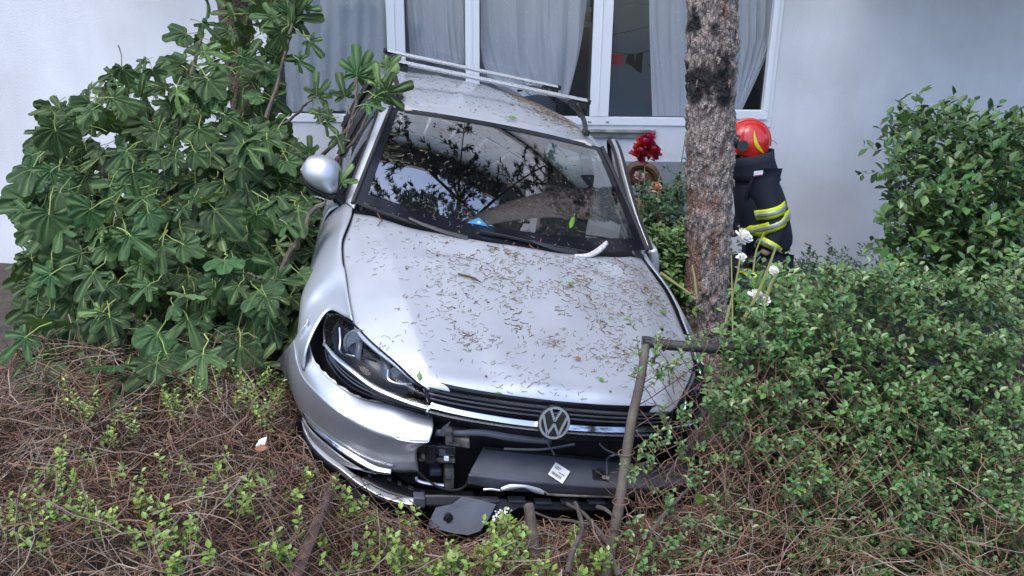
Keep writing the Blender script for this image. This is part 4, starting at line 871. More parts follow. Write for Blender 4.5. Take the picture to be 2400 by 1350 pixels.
def fig_leaf_mesh(seed, m):
    r = random.Random(seed); axes = [(-108, .44), (-52, .76), (0, 1.0), (52, .76), (108, .44)]
    axes = [(a + r.uniform(-6, 6), L*r.uniform(.88, 1.08)) for a, L in axes]; th, rad, vn = [], [], []
    deep = seed % 2 == 0; sin_ = r.uniform(.25, .36) if deep else r.uniform(.42, .66)
    for i, (a, L) in enumerate(axes):
        nx = axes[i+1][0] if i < 4 else a + 50; pv = axes[i-1][0] if i else a - 50
        for f, q in ((-.98, 0), (-.74, .28), (-.52, .72), (-.36, .9), (-.2, .97), (-.05, 1), (.05, 1), (.2, .97), (.36, .9), (.52, .72), (.74, .28), (.98, 0)):
            half = (nx - a)/2 if f > 0 else (a - pv)/2
            th.append(a + half*f); lo = sin_ if abs(a) < 90 or (f*a < 0) else .16
            q = (0 if q < .5 else .55 if q < .8 else q) if deep else q; rad.append(lo + (L - lo)*q*(1 + r.uniform(-.05, .05))); vn.append(1 if abs(f) < .06 else 0)
    curl = r.uniform(.15, .55); cup = r.uniform(.03, .17); tw = r.uniform(-.3, .3); V_, F, C = [], [], []; N = len(th)
    V_.append((0, 0, 0)); C.append(1); fr_ = (.2, .42, .66, .86, 1.0)
    for k, f in enumerate(fr_):
        for i in range(N):
            t = math.radians(th[i]); rr = rad[i]*f; x = math.sin(t)*rr; y = math.cos(t)*rr
            da = min(abs(th[i]-a) for a, _ in axes); ridge = min(da, 30)/30*rr
            z = cup*ridge*.8 - curl*(x*x + y*y)*.6 + tw*x*y*.5 + .03*math.sin(th[i]*.21 + f*5 + seed)
            V_.append((x, y, z)); C.append(vn[i]*(1 - .5*f) + (.35 if (k*3 + i) % 7 == 0 and k < 4 else 0))
    for i in range(N - 1): F.append((0, 1+i, 2+i))
    for k in range(4):
        for i in range(N - 1): a = 1 + k*N + i; F.append((a, a+N, a+N+1, a+1))
    mb = MB(); mb.add(V_, [f[::-1] for f in F]); nb = len(V_)
    L = r.uniform(.5, .8); mb.mi = 1; mb.tube([(0, .06, .004), (0, -.12, .0), (r.uniform(-.1, .1), -L*.6, -.05), (r.uniform(-.15, .15), -L, -.14)], [.016, .018, .018, .022], 5)
    o = mb.build('leaf', [m, M['petiole']], None, angle=0); at = o.data.color_attributes.new('vein', 'FLOAT_COLOR', 'POINT')
    cc = np.ones((len(o.data.vertices), 4)); cc[:nb, 0] = C; at.data.foreach_set('color', cc.ravel())
    return o
LEAVES = [fig_leaf_mesh(s, M['fig']) for s in range(6)] + [fig_leaf_mesh(20 + s, M['figlight']) for s in range(2)]
ME = [o.data for o in LEAVES]
for o in LEAVES: bpy.data.objects.remove(o)
figb = empty('fig_bush', (-1.5, 4.0, -.2), 'big dark green fig bush with lobed leaves on the left of the car', 'bush'); FB = V((-1.5, 4.0, -.2))
def frame(tip, nrm):
    y = V(tip).normalized(); z = V(nrm); z = (z - y*z.dot(y)).normalized(); x = y.cross(z); m = Matrix.Identity(4)
    for i in range(3): m[i][0] = x[i]; m[i][1] = y[i]; m[i][2] = z[i]
    return m
def leaf_mat(p, tip, nrm, s): return Matrix.Translation(V(p) - FB) @ frame(tip, nrm) @ Matrix.Scale(s, 4)
fr_leaf = [0]
def add_leaf(p, tip, nrm, s, me):
    o = bpy.data.objects.new('leaf', me); o.parent = figb; COL.objects.link(o); o.matrix_local = leaf_mat(p, tip, nrm, s); fr_leaf[0] += 1; return o
tocam = lambda p: (V((0, 0, CAMH)) - V(p)).normalized()
r = random.Random(42)
def rv(s=1): return V((r.gauss(0, s), r.gauss(0, s), r.gauss(0, s)))
# named sprays, traced: junction of the leaf, its tip, size in metres, young
sprays = [  # u, v, depth, tip du, dv, scale, young
 (836, 176, 3.95, 5, -110, .215, 0), (836, 178, 4.0, 60, -90, .20, 0), (890, 205, 3.8, 55, -70, .19, 1), (905, 215, 3.75, 60, -12, .19, 0), (880, 225, 3.8, 70, 25, .15, 0),
 (742, 222, 4.0, -10, -70, .15, 0), (745, 225, 4.0, 40, -60, .14, 0), (808, 226, 3.95, -20, -60, .16, 0), (905, 160, 3.9, 40, -40, .12, 1), (715, 20, 4.2, 30, -50, .16, 0), (690, 40, 4.2, 90, 5, .22, 0),
 (684, 60, 4.2, -60, -50, .20, 0), (675, 30, 4.2, -10, -80, .17, 0), (640, 40, 4.2, -60, -10, .17, 0), (660, 75, 4.1, -50, 70, .18, 0), (725, 95, 4.1, 60, 70, .14, 0), (765, 285, 3.9, 30, 45, .13, 0), (745, 265, 3.9, 50, 10, .11, 0),
 (790, 320, 3.8, 22, 55, .12, 0), (724, 358, 3.6, 5, -30, .10, 1), (800, 425, 3.55, 45, -75, .12, 1), (770, 270, 4.0, -55, -20, .14, 0), (700, 140, 4.2, 40, 30, .13, 0), (860, 245, 3.8, 60, 10, .13, 0),
 (640, 690, 3.2, 8, 85, .13, 1), (650, 655, 3.2, 80, 8, .15, 0), (640, 650, 3.2, -40, 60, .13, 0), (650, 575, 3.3, 40, -5, .09, 1), (610, 850, 3.0, 30, -40, .12, 1), (600, 790, 3.1, 60, 20, .15, 0),
 (640, 770, 3.1, 20, 60, .12, 0), (620, 720, 3.15, -30, 60, .14, 0), (700, 640, 3.25, 30, 30, .11, 0), (690, 520, 3.4, 50, 30, .14, 0), (720, 470, 3.5, 30, 40, .12, 0)]
for u, v, d, du, dv, s, yg in sprays:
    p = wat(u, v, d); q = wat(u+du, v+dv, d - .03); n_ = tocam(p)*1.0 + rv(.30) + V((0, 0, .25))
    add_leaf(p, V(q) - V(p), n_, s*.80, ME[6 + r.randrange(2)] if yg else ME[(0, 2, 4)[r.randrange(3)] if v < 400 else r.randrange(6)])
def in_poly(x, y, P):
    c = False
    for i in range(len(P)):
        (x1, y1), (x2, y2) = P[i-1], P[i]
        if (y1 > y) != (y2 > y) and x < (x2-x1)*(y-y1)/(y2-y1) + x1: c = not c
    return c
dense = [(120, 250), (300, 150), (450, 120), (560, 300), (600, 290), (680, 300), (690, 330), (680, 385), (705, 455), (700, 520), (680, 590), (655, 660), (640, 730), (605, 790), (575, 835), (540, 870), (300, 900), (60, 880), (60, 400)]
sparse = [(400, -60), (690, -60), (680, 60), (655, 150), (640, 260), (700, 330), (560, 330), (420, 200)]
bulk = []
def scatter(poly, N, d0, d1, smin, smax, lst=None):
    k = 0; x0, x1 = min(p[0] for p in poly), max(p[0] for p in poly); y0, y1 = min(p[1] for p in poly), max(p[1] for p in poly)
    while k < N:
        u, v = r.uniform(x0, x1), r.uniform(y0, y1)
        if not in_poly(u, v, poly): continue
        k += 1; d = r.uniform(d0, d1) + (450 - v)*.0013
        p = wat(u, v, d); out = V(p) - V((-1.5, 4.6, .6)); out.normalize()
        tip = out*.6 + V((0, 0, -.75)) + rv(.45); n_ = V((0, -.35, .75)) + tocam(p)*.55 + rv(.38)
        s = r.uniform(smin, smax)
        if lst is None: add_leaf(p, tip, n_, s, ME[r.randrange(6)] if r.random() < .93 else ME[6])
        else: lst.append((p, tip, n_, s, r.randrange(6)))
scatter([q for q in dense], 205, 3.2, 3.75, .075, .155); scatter(sparse, 40, 3.9, 4.5, .10, .18)
scatter([(600, 300), (700, 330), (735, 480), (765, 520), (745, 600), (730, 700), (715, 760), (660, 850), (590, 860), (600, 600)], 150, 3.85, 4.5, .10, .17, bulk); scatter(dense, 760, 3.65, 4.6, .09, .16, bulk); scatter([(581, -40), (700, -40), (690, 60), (650, 160), (640, 330), (560, 330), (450, 100)], 55, 4.2, 4.9, .10, .17, bulk); scatter(sparse, 12, 4.3, 4.9, .12, .18, bulk)
b = MB(); vc = [np.array([v.co for v in m.vertices]) for m in ME]; fc = [[tuple(p.vertices) for p in m.polygons] for m in ME]; ck = [np.array([a.color[0] for a in m.color_attributes['vein'].data]) for m in ME]; cols = []
mi = [[p.material_index for p in m.polygons] for m in ME]; allm = []
for p, tip, n_, s, k in bulk:
    T_ = np.array(leaf_mat(p, tip, n_, s)); b.add(vc[k] @ T_[:3, :3].T + T_[:3, 3], fc[k]); cols.append(ck[k]); allm += mi[k]
b.m = allm; fo = b.build('foliage', [M['fig'], M['petiole']], figb, angle=0); at = fo.data.color_attributes.new('vein', 'FLOAT_COLOR', 'POINT'); c4 = np.ones((len(fo.data.vertices), 4)); c4[:, 0] = np.concatenate(cols); at.data.foreach_set('color', c4.ravel()); fo['kind'] = 'stuff'
def figbranch(pts, r0, r1):
    P = cr([np.array(wat(*q)) - np.array(FB) for q in pts], 24); P = P + np.array([[.01*noise.noise(V((i*.5, k, 2.))) for k in range(3)] for i in range(24)])
    b = MB(); b.tube(P, np.linspace(r0, r1, 24)*(1 + .12*np.sin(np.arange(24)*1.9)), 7); b.build('branch', M['figwood'], figb)
for pts, a, c in ((((560, 560, 4.1), (612, 315, 4.15), (650, 200, 4.2), (672, 110, 4.2), (690, 35, 4.2)), .014, .007), (((612, 318, 4.15), (680, 280, 4.1), (722, 240, 4.0), (742, 222, 4.0)), .009, .005),
    (((690, 440, 4.2), (770, 350, 4.0), (815, 300, 3.95), (834, 240, 3.95), (836, 180, 3.95)), .013, .006), (((770, 390, 4.0), (830, 330, 3.9), (862, 270, 3.85), (890, 210, 3.8)), .010, .005), (((790, 380, 3.95), (812, 320, 3.9), (838, 255, 3.9)), .008, .005),
    (((640, 680, 3.3), (675, 600, 3.3), (700, 560, 3.3), (730, 500, 3.32), (742, 487, 3.32), (760, 476, 3.33)), .012, .010), (((520, 800, 4.0), (540, 600, 4.1), (560, 560, 4.1)), .03, .015), (((600, 700, 4.0), (650, 560, 4.1), (690, 440, 4.2)), .022, .013),
    (((400, 880, 3.9), (380, 600, 4.1), (420, 300, 4.3), (470, 90, 4.4)), .03, .008), (((300, 880, 3.9), (250, 600, 4.0), (240, 350, 4.2)), .03, .008), (((581, 640, 3.2), (610, 652, 3.2), (650, 655, 3.2)), .006, .004)): figbranch(pts, a, c)

# ---- ground shape of the trampled hedge
LIPU = [610, 640, 668, 690, 712, 760, 800, 840, 890, 970, 1010, 1060, 1130, 1165, 1300, 1450, 1640]; LIPV = [900, 888, 905, 965, 1030, 1095, 1125, 1152, 1180, 1198, 1236, 1256, 1254, 1200, 1208, 1204, 1176]
def hedge_h(x, y):
    left = .65; cen = .40; rt = .46
    h = np.interp(x, [-.75, -.30, -.05, .35, .55, .9], [left, .48, cen, cen - .04, rt, .52])
    h += (.05 + .05*(x < -.3))*noise.noise(V((x*4, y*4, 1))) + .03*noise.noise(V((x*8, y*8, 2)))
    fall = np.interp(y, [1.0, 1.5, 2.9, 3.3], [.30, .0, 0, .25]); h = h - fall
    # pressed down under the car: stay below the lowest edge of the bumper
    q0 = CW.T @ np.array([x, y, h - CAMH]); u = 1200 + FOC*q0[0]/q0[2]
    if 610 < u < 1640:
        vb = np.interp(u, LIPU, LIPV); d = np.array([(u-1200)/FOC, (vb-675)/FOC, 1.]); d = CW @ d; zmax = CAMH + d[2]*y/d[1] - .055
        k = min(1, min(u-610, 1640-u)/30); h = h*(1-k) + min(h, zmax)*k
    return h
M['twig'] = mat('dry_twigs', (.165, .095, .052), .85, island=.7)
M['twig2'] = mat('grey_twigs', (.22, .175, .13), .85, island=.4)
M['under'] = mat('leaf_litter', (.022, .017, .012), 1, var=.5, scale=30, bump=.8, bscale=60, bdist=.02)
M['sprig'] = mat('fresh_leaves', (.130, .215, .036), .45, island=.5)
M['box'] = mat('hedge_leaves', (.062, .135, .034), .36, island=.45)
M['stalk'] = mat('green_stalk', (.16, .17, .05), .6, island=.3)
hedge = empty('trampled_hedge', (0, 2.2, -.2), 'dry brown trampled hedge with fresh green sprigs under the car bumper', 'hedge'); HO = np.array([0, 2.2, -.2])
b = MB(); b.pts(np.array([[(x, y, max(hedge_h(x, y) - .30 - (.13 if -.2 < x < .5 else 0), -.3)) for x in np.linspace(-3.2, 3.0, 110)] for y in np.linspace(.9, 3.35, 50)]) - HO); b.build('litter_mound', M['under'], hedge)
rg = np.random.default_rng(5)
def hides(p, h=0):                 # would stand in front of the bumper or the fence post
    q = CW.T @ (np.array(p) + [0, 0, h - CAMH]); u, v = 1200 + FOC*q[0]/q[2], 675 + FOC*q[1]/q[2]
    if 615 < u < 1640 and q[2] < 2.95 and v < np.interp(u, LIPU, LIPV) + 3: return True
    return 790 < v < 1400 and q[2] < 2.62 and abs(u - np.interp(v, [800, 1000, 1350], [1515, 1478, 1422])) < 17
def twigs(N, zone, L0, L1, w0, w1, zd, seg=4, droop=.5, up=.0):
    B = MB(); vs = np.zeros((N, seg+1, 3, 3)); k = 0
    while k < N:
        x, y = zone()
        if x is None: continue
        z = hedge_h(x, y) - rg.random()**1.2*zd + .03*rg.random()
        p = np.array([x, y, z]); a = rg.uniform(0, 2*math.pi); d = np.array([math.cos(a), math.sin(a)*.8, rg.normal(up, droop)]); d /= np.linalg.norm(d)
        L = rg.uniform(L0, L1); w_ = rg.uniform(w0, w1); s_ = np.cross(d, [0, 0, 1.]); s_ /= np.linalg.norm(s_) + 1e-9; t_ = np.cross(d, s_); p = p - d*L/2
        for i in range(seg+1):
            ww = w_*(1 - .5*i/seg)
            for j in range(3): vs[k, i, j] = p + ww*(math.cos(j*2.094)*s_ + math.sin(j*2.094)*t_)
            d = d + rg.normal(0, .28, 3); d /= np.linalg.norm(d); p = p + d*L/seg
        if hides(vs[k, 0, 0]) or hides(vs[k, -1, 0]) or hides(vs[k, seg//2, 0]): continue
        k += 1
    base = gfaces(seg+1, 3, 0, False, True); F = (np.array(base)[None] + (np.arange(N)*(seg+1)*3)[:, None, None]).reshape(-1, 4)
    B.add(vs.reshape(-1, 3) - HO, F.tolist()); return B
def zl():
    x = rg.uniform(-2.6, .0); y = rg.uniform(1.25, 2.95)
    return (x, y) if x < -.30 or y < 2.2 else (None, None)
def zc_():
    x = rg.uniform(-.35, .7); y = rg.uniform(1.3, 2.35); return x, y
def zr():
    return rg.uniform(.3, 2.6), rg.uniform(1.35, 2.6)
for B, mt in ((twigs(8200, zl, .07, .24, .0009, .0034, .30, droop=.7), 'twig'), (twigs(1700, zl, .10, .32, .0014, .0030, .10), 'twig2'), (twigs(2300, zc_, .06, .22, .001, .003, .22), 'twig'), (twigs(500, zc_, .10, .3, .0015, .003, .12), 'twig2'), (twigs(2300, zr, .08, .30, .0012, .003, .34, droop=.8), 'twig'), (twigs(600, zr, .1, .35, .0014, .003, .25, droop=.8), 'twig2')):
    o = B.build('twigs', M[mt], hedge, angle=0); o['kind'] = 'stuff'
def leaf_quad(B, p, d, n_, L, w_):
    s_ = np.cross(d, n_); s_ /= np.linalg.norm(s_) + 1e-9
    B.add([p, p + d*L*.45 + s_*w_ + n_*w_*.35, p + d*L*.5, p + d*L, p + d*L*.45 - s_*w_ + n_*w_*.35, p + d*L*.8 + s_*w_*.6 + n_*w_*.2, p + d*L*.8 - s_*w_*.6 + n_*w_*.2], [(0, 2, 1), (2, 5, 1), (2, 3, 5), (0, 4, 2), (2, 4, 6), (2, 6, 3)])
def sprig(BL, BS, p, d, L, nl, ls, O=HO):
    p = np.array(p, float) - O; d = np.array(d, float); d /= np.linalg.norm(d); P = [p]
    for i in range(5): d = d + rg.normal(0, .16, 3) + [0, 0, .05]; d /= np.linalg.norm(d); P.append(P[-1] + d*L/5)
    BS.tube(P, np.linspace(.0018, .0009, 6), 3, False)
    for i in range(nl):
        q = (i + .5)/nl; k = min(int(q*5), 4); c = P[k] + (P[k+1]-P[k])*(q*5-k); a = i*2.4 + rg.uniform(-.5, .5)
        s1 = np.cross(d, [.3, .1, 1.]); s1 /= np.linalg.norm(s1); s2 = np.cross(d, s1); e = d*.55 + s1*math.cos(a) + s2*math.sin(a); e /= np.linalg.norm(e)
        nn = np.cross(e, np.cross([0, -.3, 1.], e)); nn /= np.linalg.norm(nn) + 1e-9; s_ = ls*rg.uniform(.6, 1.15); leaf_quad(BL, c, e, nn, s_, s_*.30)
BL, BS = MB(), MB()
def spr_px(lst, n, ls=.022, spread=26):
    for u, v, m_ in lst:
        for k in range(m_ if v < 1000 or u < 570 else (m_*2)//3):
            uu, vv = u + rg.normal(0, spread), v + rg.normal(0, spread*.7)
            d = 2.2
            for it in range(12):
                p = wat(uu, vv, d); d += (p[2] - hedge_h(p[0], p[1]))*1.1; d = min(max(d, 1.5), 3.3)
            p = wat(uu, vv, d - .02)
            if hides(p, .03): continue
            sprig(BL, BS, p - np.array([0, 0, .05]), (rg.normal(0, .35), rg.normal(-.2, .3), 1), rg.uniform(.06, .13), n, ls)
spr_px([(890, 1200, 6), (900, 1260, 10), (930, 1300, 9), (870, 1180, 5), (960, 1330, 8), (1020, 1340, 8), (1160, 1240, 14), (1190, 1250, 14), (1150, 1290, 10), (1120, 1320, 8), (1080, 1340, 6), (1330, 1200, 7), (1350, 1240, 6), (1380, 1290, 8), (1300, 1330, 6), (1180, 1330, 8), (840, 1150, 3), (1090, 1275, 6), (1230, 1170, 2), (620, 1160, 3), (720, 1090, 3), (660, 1270, 5), (700, 1250, 3), (750, 1230, 3), (620, 1310, 3), (690, 1335, 4), (800, 1330, 3), (590, 1200, 3), (780, 1150, 2), (980, 1230, 4), (1380, 1340, 5), (1460, 1320, 4), (1490, 1180, 4), (1040, 1300, 6), (1230, 1300, 3), (850, 1320, 4)], 11, .024)
spr_px([(610, 895, 10), (640, 910, 10), (680, 920, 8), (590, 920, 6), (650, 945, 6), (690, 950, 5), (400, 930, 14), (200, 940, 14), (300, 1000, 8), (480, 905, 10)], 14, .017, 24)
spr_px([(300, 1200, 14), (150, 1100, 14), (420, 1280, 12), (80, 1250, 12), (480, 1130, 8)], 11, .022, 60)
o = BL.build('fresh_foliage', M['sprig'], hedge, smooth=False); o['kind'] = 'stuff'; o = BS.build('sprig_stems', M['stalk'], hedge, angle=0); o['kind'] = 'stuff'
# ---- wooden stakes
M['oldwood'] = mat('weathered_wood', (.040, .030, .024), .9, col2=(.075, .058, .048), scale=25, bump=.6, bscale=50)
# thick old stems of the hedge in the hollow below the bumper
for P, r0 in ((((1330, 1345, 2.15), (1345, 1290, 2.2), (1365, 1230, 2.3), (1350, 1180, 2.4)), .013), (((1450, 1350, 2.2), (1420, 1270, 2.3), (1380, 1215, 2.35), (1330, 1180, 2.4)), .011), (((1400, 1190, 2.35), (1425, 1200, 2.3), (1440, 1215, 2.3)), .010),
     (((1560, 1120, 2.45), (1600, 1060, 2.5), (1640, 1010, 2.6), (1650, 930, 2.65)), .010), (((1520, 1250, 2.2), (1580, 1180, 2.3), (1640, 1120, 2.4)), .009), (((1700, 1340, 2.2), (1710, 1200, 2.4), (1690, 1080, 2.5), (1700, 960, 2.6)), .014), (((1640, 1340, 2.2), (1650, 1230, 2.35), (1625, 1120, 2.45)), .011), (((1760, 1340, 2.2), (1765, 1200, 2.4), (1740, 1040, 2.5)), .012), (((1380, 1225, 2.3), (1300, 1215, 2.4), (1240, 1195, 2.5)), .007)):
    b = MB(); b.tube(cr([wat(*q) for q in P], 14) - HO, np.linspace(r0, r0*.6, 14)*.75, 6); o = b.build('stem', M['oldwood'], hedge); wobble(o, .006, 14)
b = MB(); b.tube([wat(1240, 1185, 2.42), wat(1250, 1270, 2.33), wat(1258, 1380, 2.25)], [.017, .019, .020], 9); o = b.build('wooden_stake', M['oldwood']); wobble(o, .004, 30); tag(o, 'dark weathered wooden stake standing in the hollow under the bumper', 'stake')
# ---- fence: bent pipe frame, fallen post, wire mesh
M['pipe'] = mat('painted_pipe', (.040, .038, .034), .55, col2=(.02, .02, .02), scale=14, bump=.2, bscale=60)
M['lichen'] = mat('lichen_pipe', (.105, .095, .072), .8, col2=(.06, .045, .035), scale=10, bump=.4, bscale=50)
M['wire'] = mat('rusty_wire', (.15, .085, .058), .8, var=.5, scale=15)
fence = empty('wire_fence', (.4, 2.2, -.2), 'bent rusty chain link fence with pipe corner post in front of the car', 'fence'); FO = np.array([.4, 2.2, -.2])
top, bot = np.array(wat(1515, 802, 2.60)), np.array(wat(1422, 1350, 2.33))
mid_ = wat(1478, 1000, 2.48); dn = bot + (bot - mid_)*1.0
b = MB(); b.tube(cr([top, (top+mid_)/2 + [.004, 0, 0], mid_, (mid_+bot)/2 + [.004, 0, 0], bot, dn], 30) - FO, np.linspace(.0145, .0205, 30), 10); b.build('post', M['lichen'], fence)
rail = [top + np.array([-.008, 0, .004]), np.array(wat(1560, 808, 2.60)), np.array(wat(1690, 817, 2.62)), np.array(wat(1830, 826, 2.72)), np.array(wat(2200, 860, 2.95)), np.array(wat(2500, 880, 3.05))]
b = MB(); b.tube(cr(rail, 30) - FO, .0185, 10); b.box(top - FO, (.03, .03, .034)); b.build('top_rail', M['pipe'], fence)
for u, v in ((1540, 805), (1550, 806), (1562, 807), (1650, 813), (1680, 816), (1497, 880), (1468, 1060), (1455, 1175), (1440, 1250)):
    b = MB(); c = np.array(wat(u, v, 2.60 if v < 820 else 2.60 - (v-802)*.0006)); rr = .019 if v < 820 else .021
    a = np.array([0, 1., 0]); e = np.array([.25, 0, 1.]) if v < 820 else np.array([1., 0, -.2]); e /= np.linalg.norm(e)
    b.tube([c - FO + rr*(math.cos(t)*a + math.sin(t)*e) + np.array([.006, 0, .006])*math.sin(t) for t in np.linspace(0, 6.28, 14)], .0022, 4, False); b.build('wire_tie', M['wire'], fence)
def mesh_net(S_, nu, nv, wire, sag):
    # diamond netting: every wire zigzags between neighbouring columns of knots
    B = MB()
    for i in range(nu):
        P = []
        for j in range(nv + 1):
            s = (i + (1.04 if (i + j) % 2 else -.04))/nu; t = j/nv
            P.append(S_(s, t) + np.array([.005*noise.noise(V((i*1.3, j*1.1, k + sag))) for k in range(3)]))
            s2 = (i + .5)/nu; t2 = (j + .5)/nv
            if j < nv: P.append(S_(s2, t2))
        P = np.array(P)
        B.tube(P, wire, 4, False)
    return B
def S1(s, t):
    tl, tr_ = top + (rail[1]-top)*.1, np.array(wat(2120, 855, 2.73)); bl, br_ = np.array(wat(1424, 1345, 2.32)), np.array(wat(2000, 1500, 2.05))
    p = (tl*(1-s) + tr_*s)*(1-t) + (bl*(1-s) + br_*s)*t; n_ = noise.noise(V((s*6, t*4, 3)))
    return p + np.array([.02*n_ + .03*t*(1-t)*math.sin(s*9), -.09*math.sin(t*3.1)*min(1, s*5)*(.6 + s) + .03*n_*min(1, s*4), .01*n_])
b = mesh_net(S1, 24, 20, .0019, 1); b.add(np.zeros((0, 3)), []); 
for q in b.v: q -= FO
o = b.build('wire_mesh', M['wire'], fence, angle=0); o['kind'] = 'stuff'
def S2(s, t):
    u = 640 + s*390 - t*(1-s)*50; v = 1045 + 165*s*(1-t)*.9 + t*(330 + 30*s) - 0
    d = 2.2
    for it in range(8): p = wat(u, v, d); d = min(max(d + (p[2] - hedge_h(p[0], p[1]) - .035)*1.0, 1.4), 3.2)
    return np.array(wat(u, v, d)) + .012*noise.noise(V((s*5, t*5, 7)))*np.array([1, 1, 1])
b = mesh_net(S2, 20, 20, .0016, 3)
for q in b.v: q -= FO
o = b.build('fallen_wire_mesh', M['wire'], fence, angle=0); o['kind'] = 'stuff'
fp = []
for u, v in ((792, 1100), (770, 1160), (742, 1230), (715, 1300), (690, 1365)):
    d = 2.2
    for it in range(10): p = wat(u, v, d); d += (p[2] - hedge_h(p[0], p[1]) + .005)*1.0
    fp.append(wat(u, v, d))
M['rust'] = mat('rusty_pipe', (.11, .065, .048), .85, col2=(.06, .04, .035), scale=12, bump=.4, bscale=60)
b = MB(); b.tube(cr(fp, 20) - FO, .0165, 9); o = b.build('fallen_post', M['rust'], fence); o['label'] = 'rusty fence post pushed flat into the hedge'

# ---- green hedge on the right
gh = empty('green_hedge', (1.2, 2.6, -.2), 'leafy green hedge growing through the wire fence on the right', 'hedge'); GO = np.array([1.2, 2.6, -.2])
BL, BS = MB(), MB(); rg = np.random.default_rng(9)
gpoly = [(1700, 800), (1712, 775), (1745, 755), (1790, 745), (1835, 715), (2000, 640), (2250, 660), (2420, 620), (2420, 1360), (1690, 1360), (1660, 1250), (1690, 1120), (1650, 1030), (1690, 900)]
k = 0
while k < 2100:
    u, v = rg.uniform(1640, 2420), rg.uniform(620, 1380)
    if not in_poly(u, v, gpoly): continue
    if u < 1860 and v > 900 and rg.random() < (v-880)/420: k += .3; continue
    nz = noise.noise(V((u*.011, v*.011, 5)))
    if nz < -.18 and rg.random() < .8: continue
    k += 1; d = 2.66 - .16*nz - (v-700)*.00055 + abs(rg.normal(0, .16)) - (.05 if rg.random() < .3 else 0); p = wat(u, v, d)
    sprig(BL, BS, p, (rg.normal(0, .5), rg.normal(-.45, .35), rg.normal(.55, .3)), rg.uniform(.05, .12), 9, .030 if v < 1000 else .025, GO)
for (u, v), m_ in (((1560, 832), 4), ((1600, 822), 3), ((1630, 826), 3), ((1545, 860), 4), ((1555, 900), 3), ((1500, 885), 2), ((1600, 1000), 4), ((1640, 980), 4), ((1530, 1040), 4), ((1560, 1010), 3), ((1490, 1110), 4), ((1520, 1100), 3), ((1610, 1080), 4), ((1640, 1140), 4), ((1560, 1170), 3), ((1500, 1240), 4), ((1600, 1230), 5), ((1650, 1280), 6), ((1560, 1300), 5), ((1480, 1290), 4), ((1610, 1330), 5), ((1680, 1220), 6), ((1500, 1330), 4), ((1480, 780), 1), ((1490, 830), 1)):
    for q in range(m_):
        uu, vv = u + rg.normal(0, 20), v + rg.normal(0, 16)
        if abs(uu - np.interp(vv, [800, 1000, 1350], [1515, 1478, 1422])) < 16 and vv > 930: continue
        p = wat(uu, vv, 2.56 - (vv-802)*.0006 - .01); sprig(BL, BS, p, (rg.normal(0, .5), rg.normal(-.3, .3), rg.normal(.6, .5)), rg.uniform(.05, .10), 8, .022, GO)
o = BL.build('foliage', M['box'], gh, smooth=False); o['kind'] = 'stuff'; o = BS.build('stems', M['twig'], gh, angle=0); o['kind'] = 'stuff'
B = MB()
for k in range(1150):              # bare twiggy wood showing through the thinned out lower part
    u = rg.uniform(1480, 1860) if k < 760 else rg.uniform(1800, 2420); v = rg.uniform(880, 1370); 
    if abs(u - np.interp(v, [800, 1000, 1350], [1515, 1478, 1422])) < 26: continue
    if u < 1640 and (v < 980 and rg.random() < .8 or v < 1170 and rg.random() < .55): continue
    d = 2.58 - (v-802)*.00062 + rg.uniform(-.03, .25); p = np.array(wat(u, v, d)); e = np.array([rg.normal(0, .6), rg.normal(0, .5), rg.normal(.3, .6)]); e /= np.linalg.norm(e); L = rg.uniform(.05, .20); P = [p]
    for i in range(4): e = e + rg.normal(0, .3, 3); e /= np.linalg.norm(e); P.append(P[-1] + e*L/4)
    B.tube(np.array(P) - GO, np.linspace(.0022, .001, 5)*rg.uniform(.7, 1.2), 3, False)
o = B.build('bare_twigs', M['twig'], gh, angle=0); o['kind'] = 'stuff'
core = MB(); core.pts(np.array([[np.array(wat(u, v, 3.05 - (v-700)*.00045)) - GO + .03*np.array(noise.noise_vector(V((u*.01, v*.01, 2)))) for u in np.linspace(1745, 2460, 30)] for v in np.linspace(790, 1400, 22)])); core.build('dark_core', M['under'], gh, solid=.25)  # solid near-black slab filling the hedge behind its leaves
for P, r0 in ((((1745, 745, 2.8), (1775, 690, 2.85), (1800, 630, 2.9), (1818, 580, 2.95)), .007), (((1700, 760, 2.8), (1725, 660, 2.9), (1735, 600, 2.95)), .005), (((1632, 690, 3.2), (1628, 650, 3.2), (1622, 620, 3.2)), .006), (((1790, 720, 2.8), (1806, 668, 2.85), (1822, 640, 2.9)), .007), (((1718, 800, 2.8), (1716, 700, 2.85), (1714, 600, 2.9)), .004), (((1550, 640, 3.75), (1585, 665, 3.6), (1620, 690, 3.5)), .008), (((1765, 640, 3.0), (1772, 590, 3.0), (1790, 545, 3.0)), .004)):
    b = MB(); b.tube(cr([np.array(wat(*q)) for q in P], 10) - GO, np.linspace(r0, r0*.6, 10), 5); b.build('stem', M['stalk'], gh)

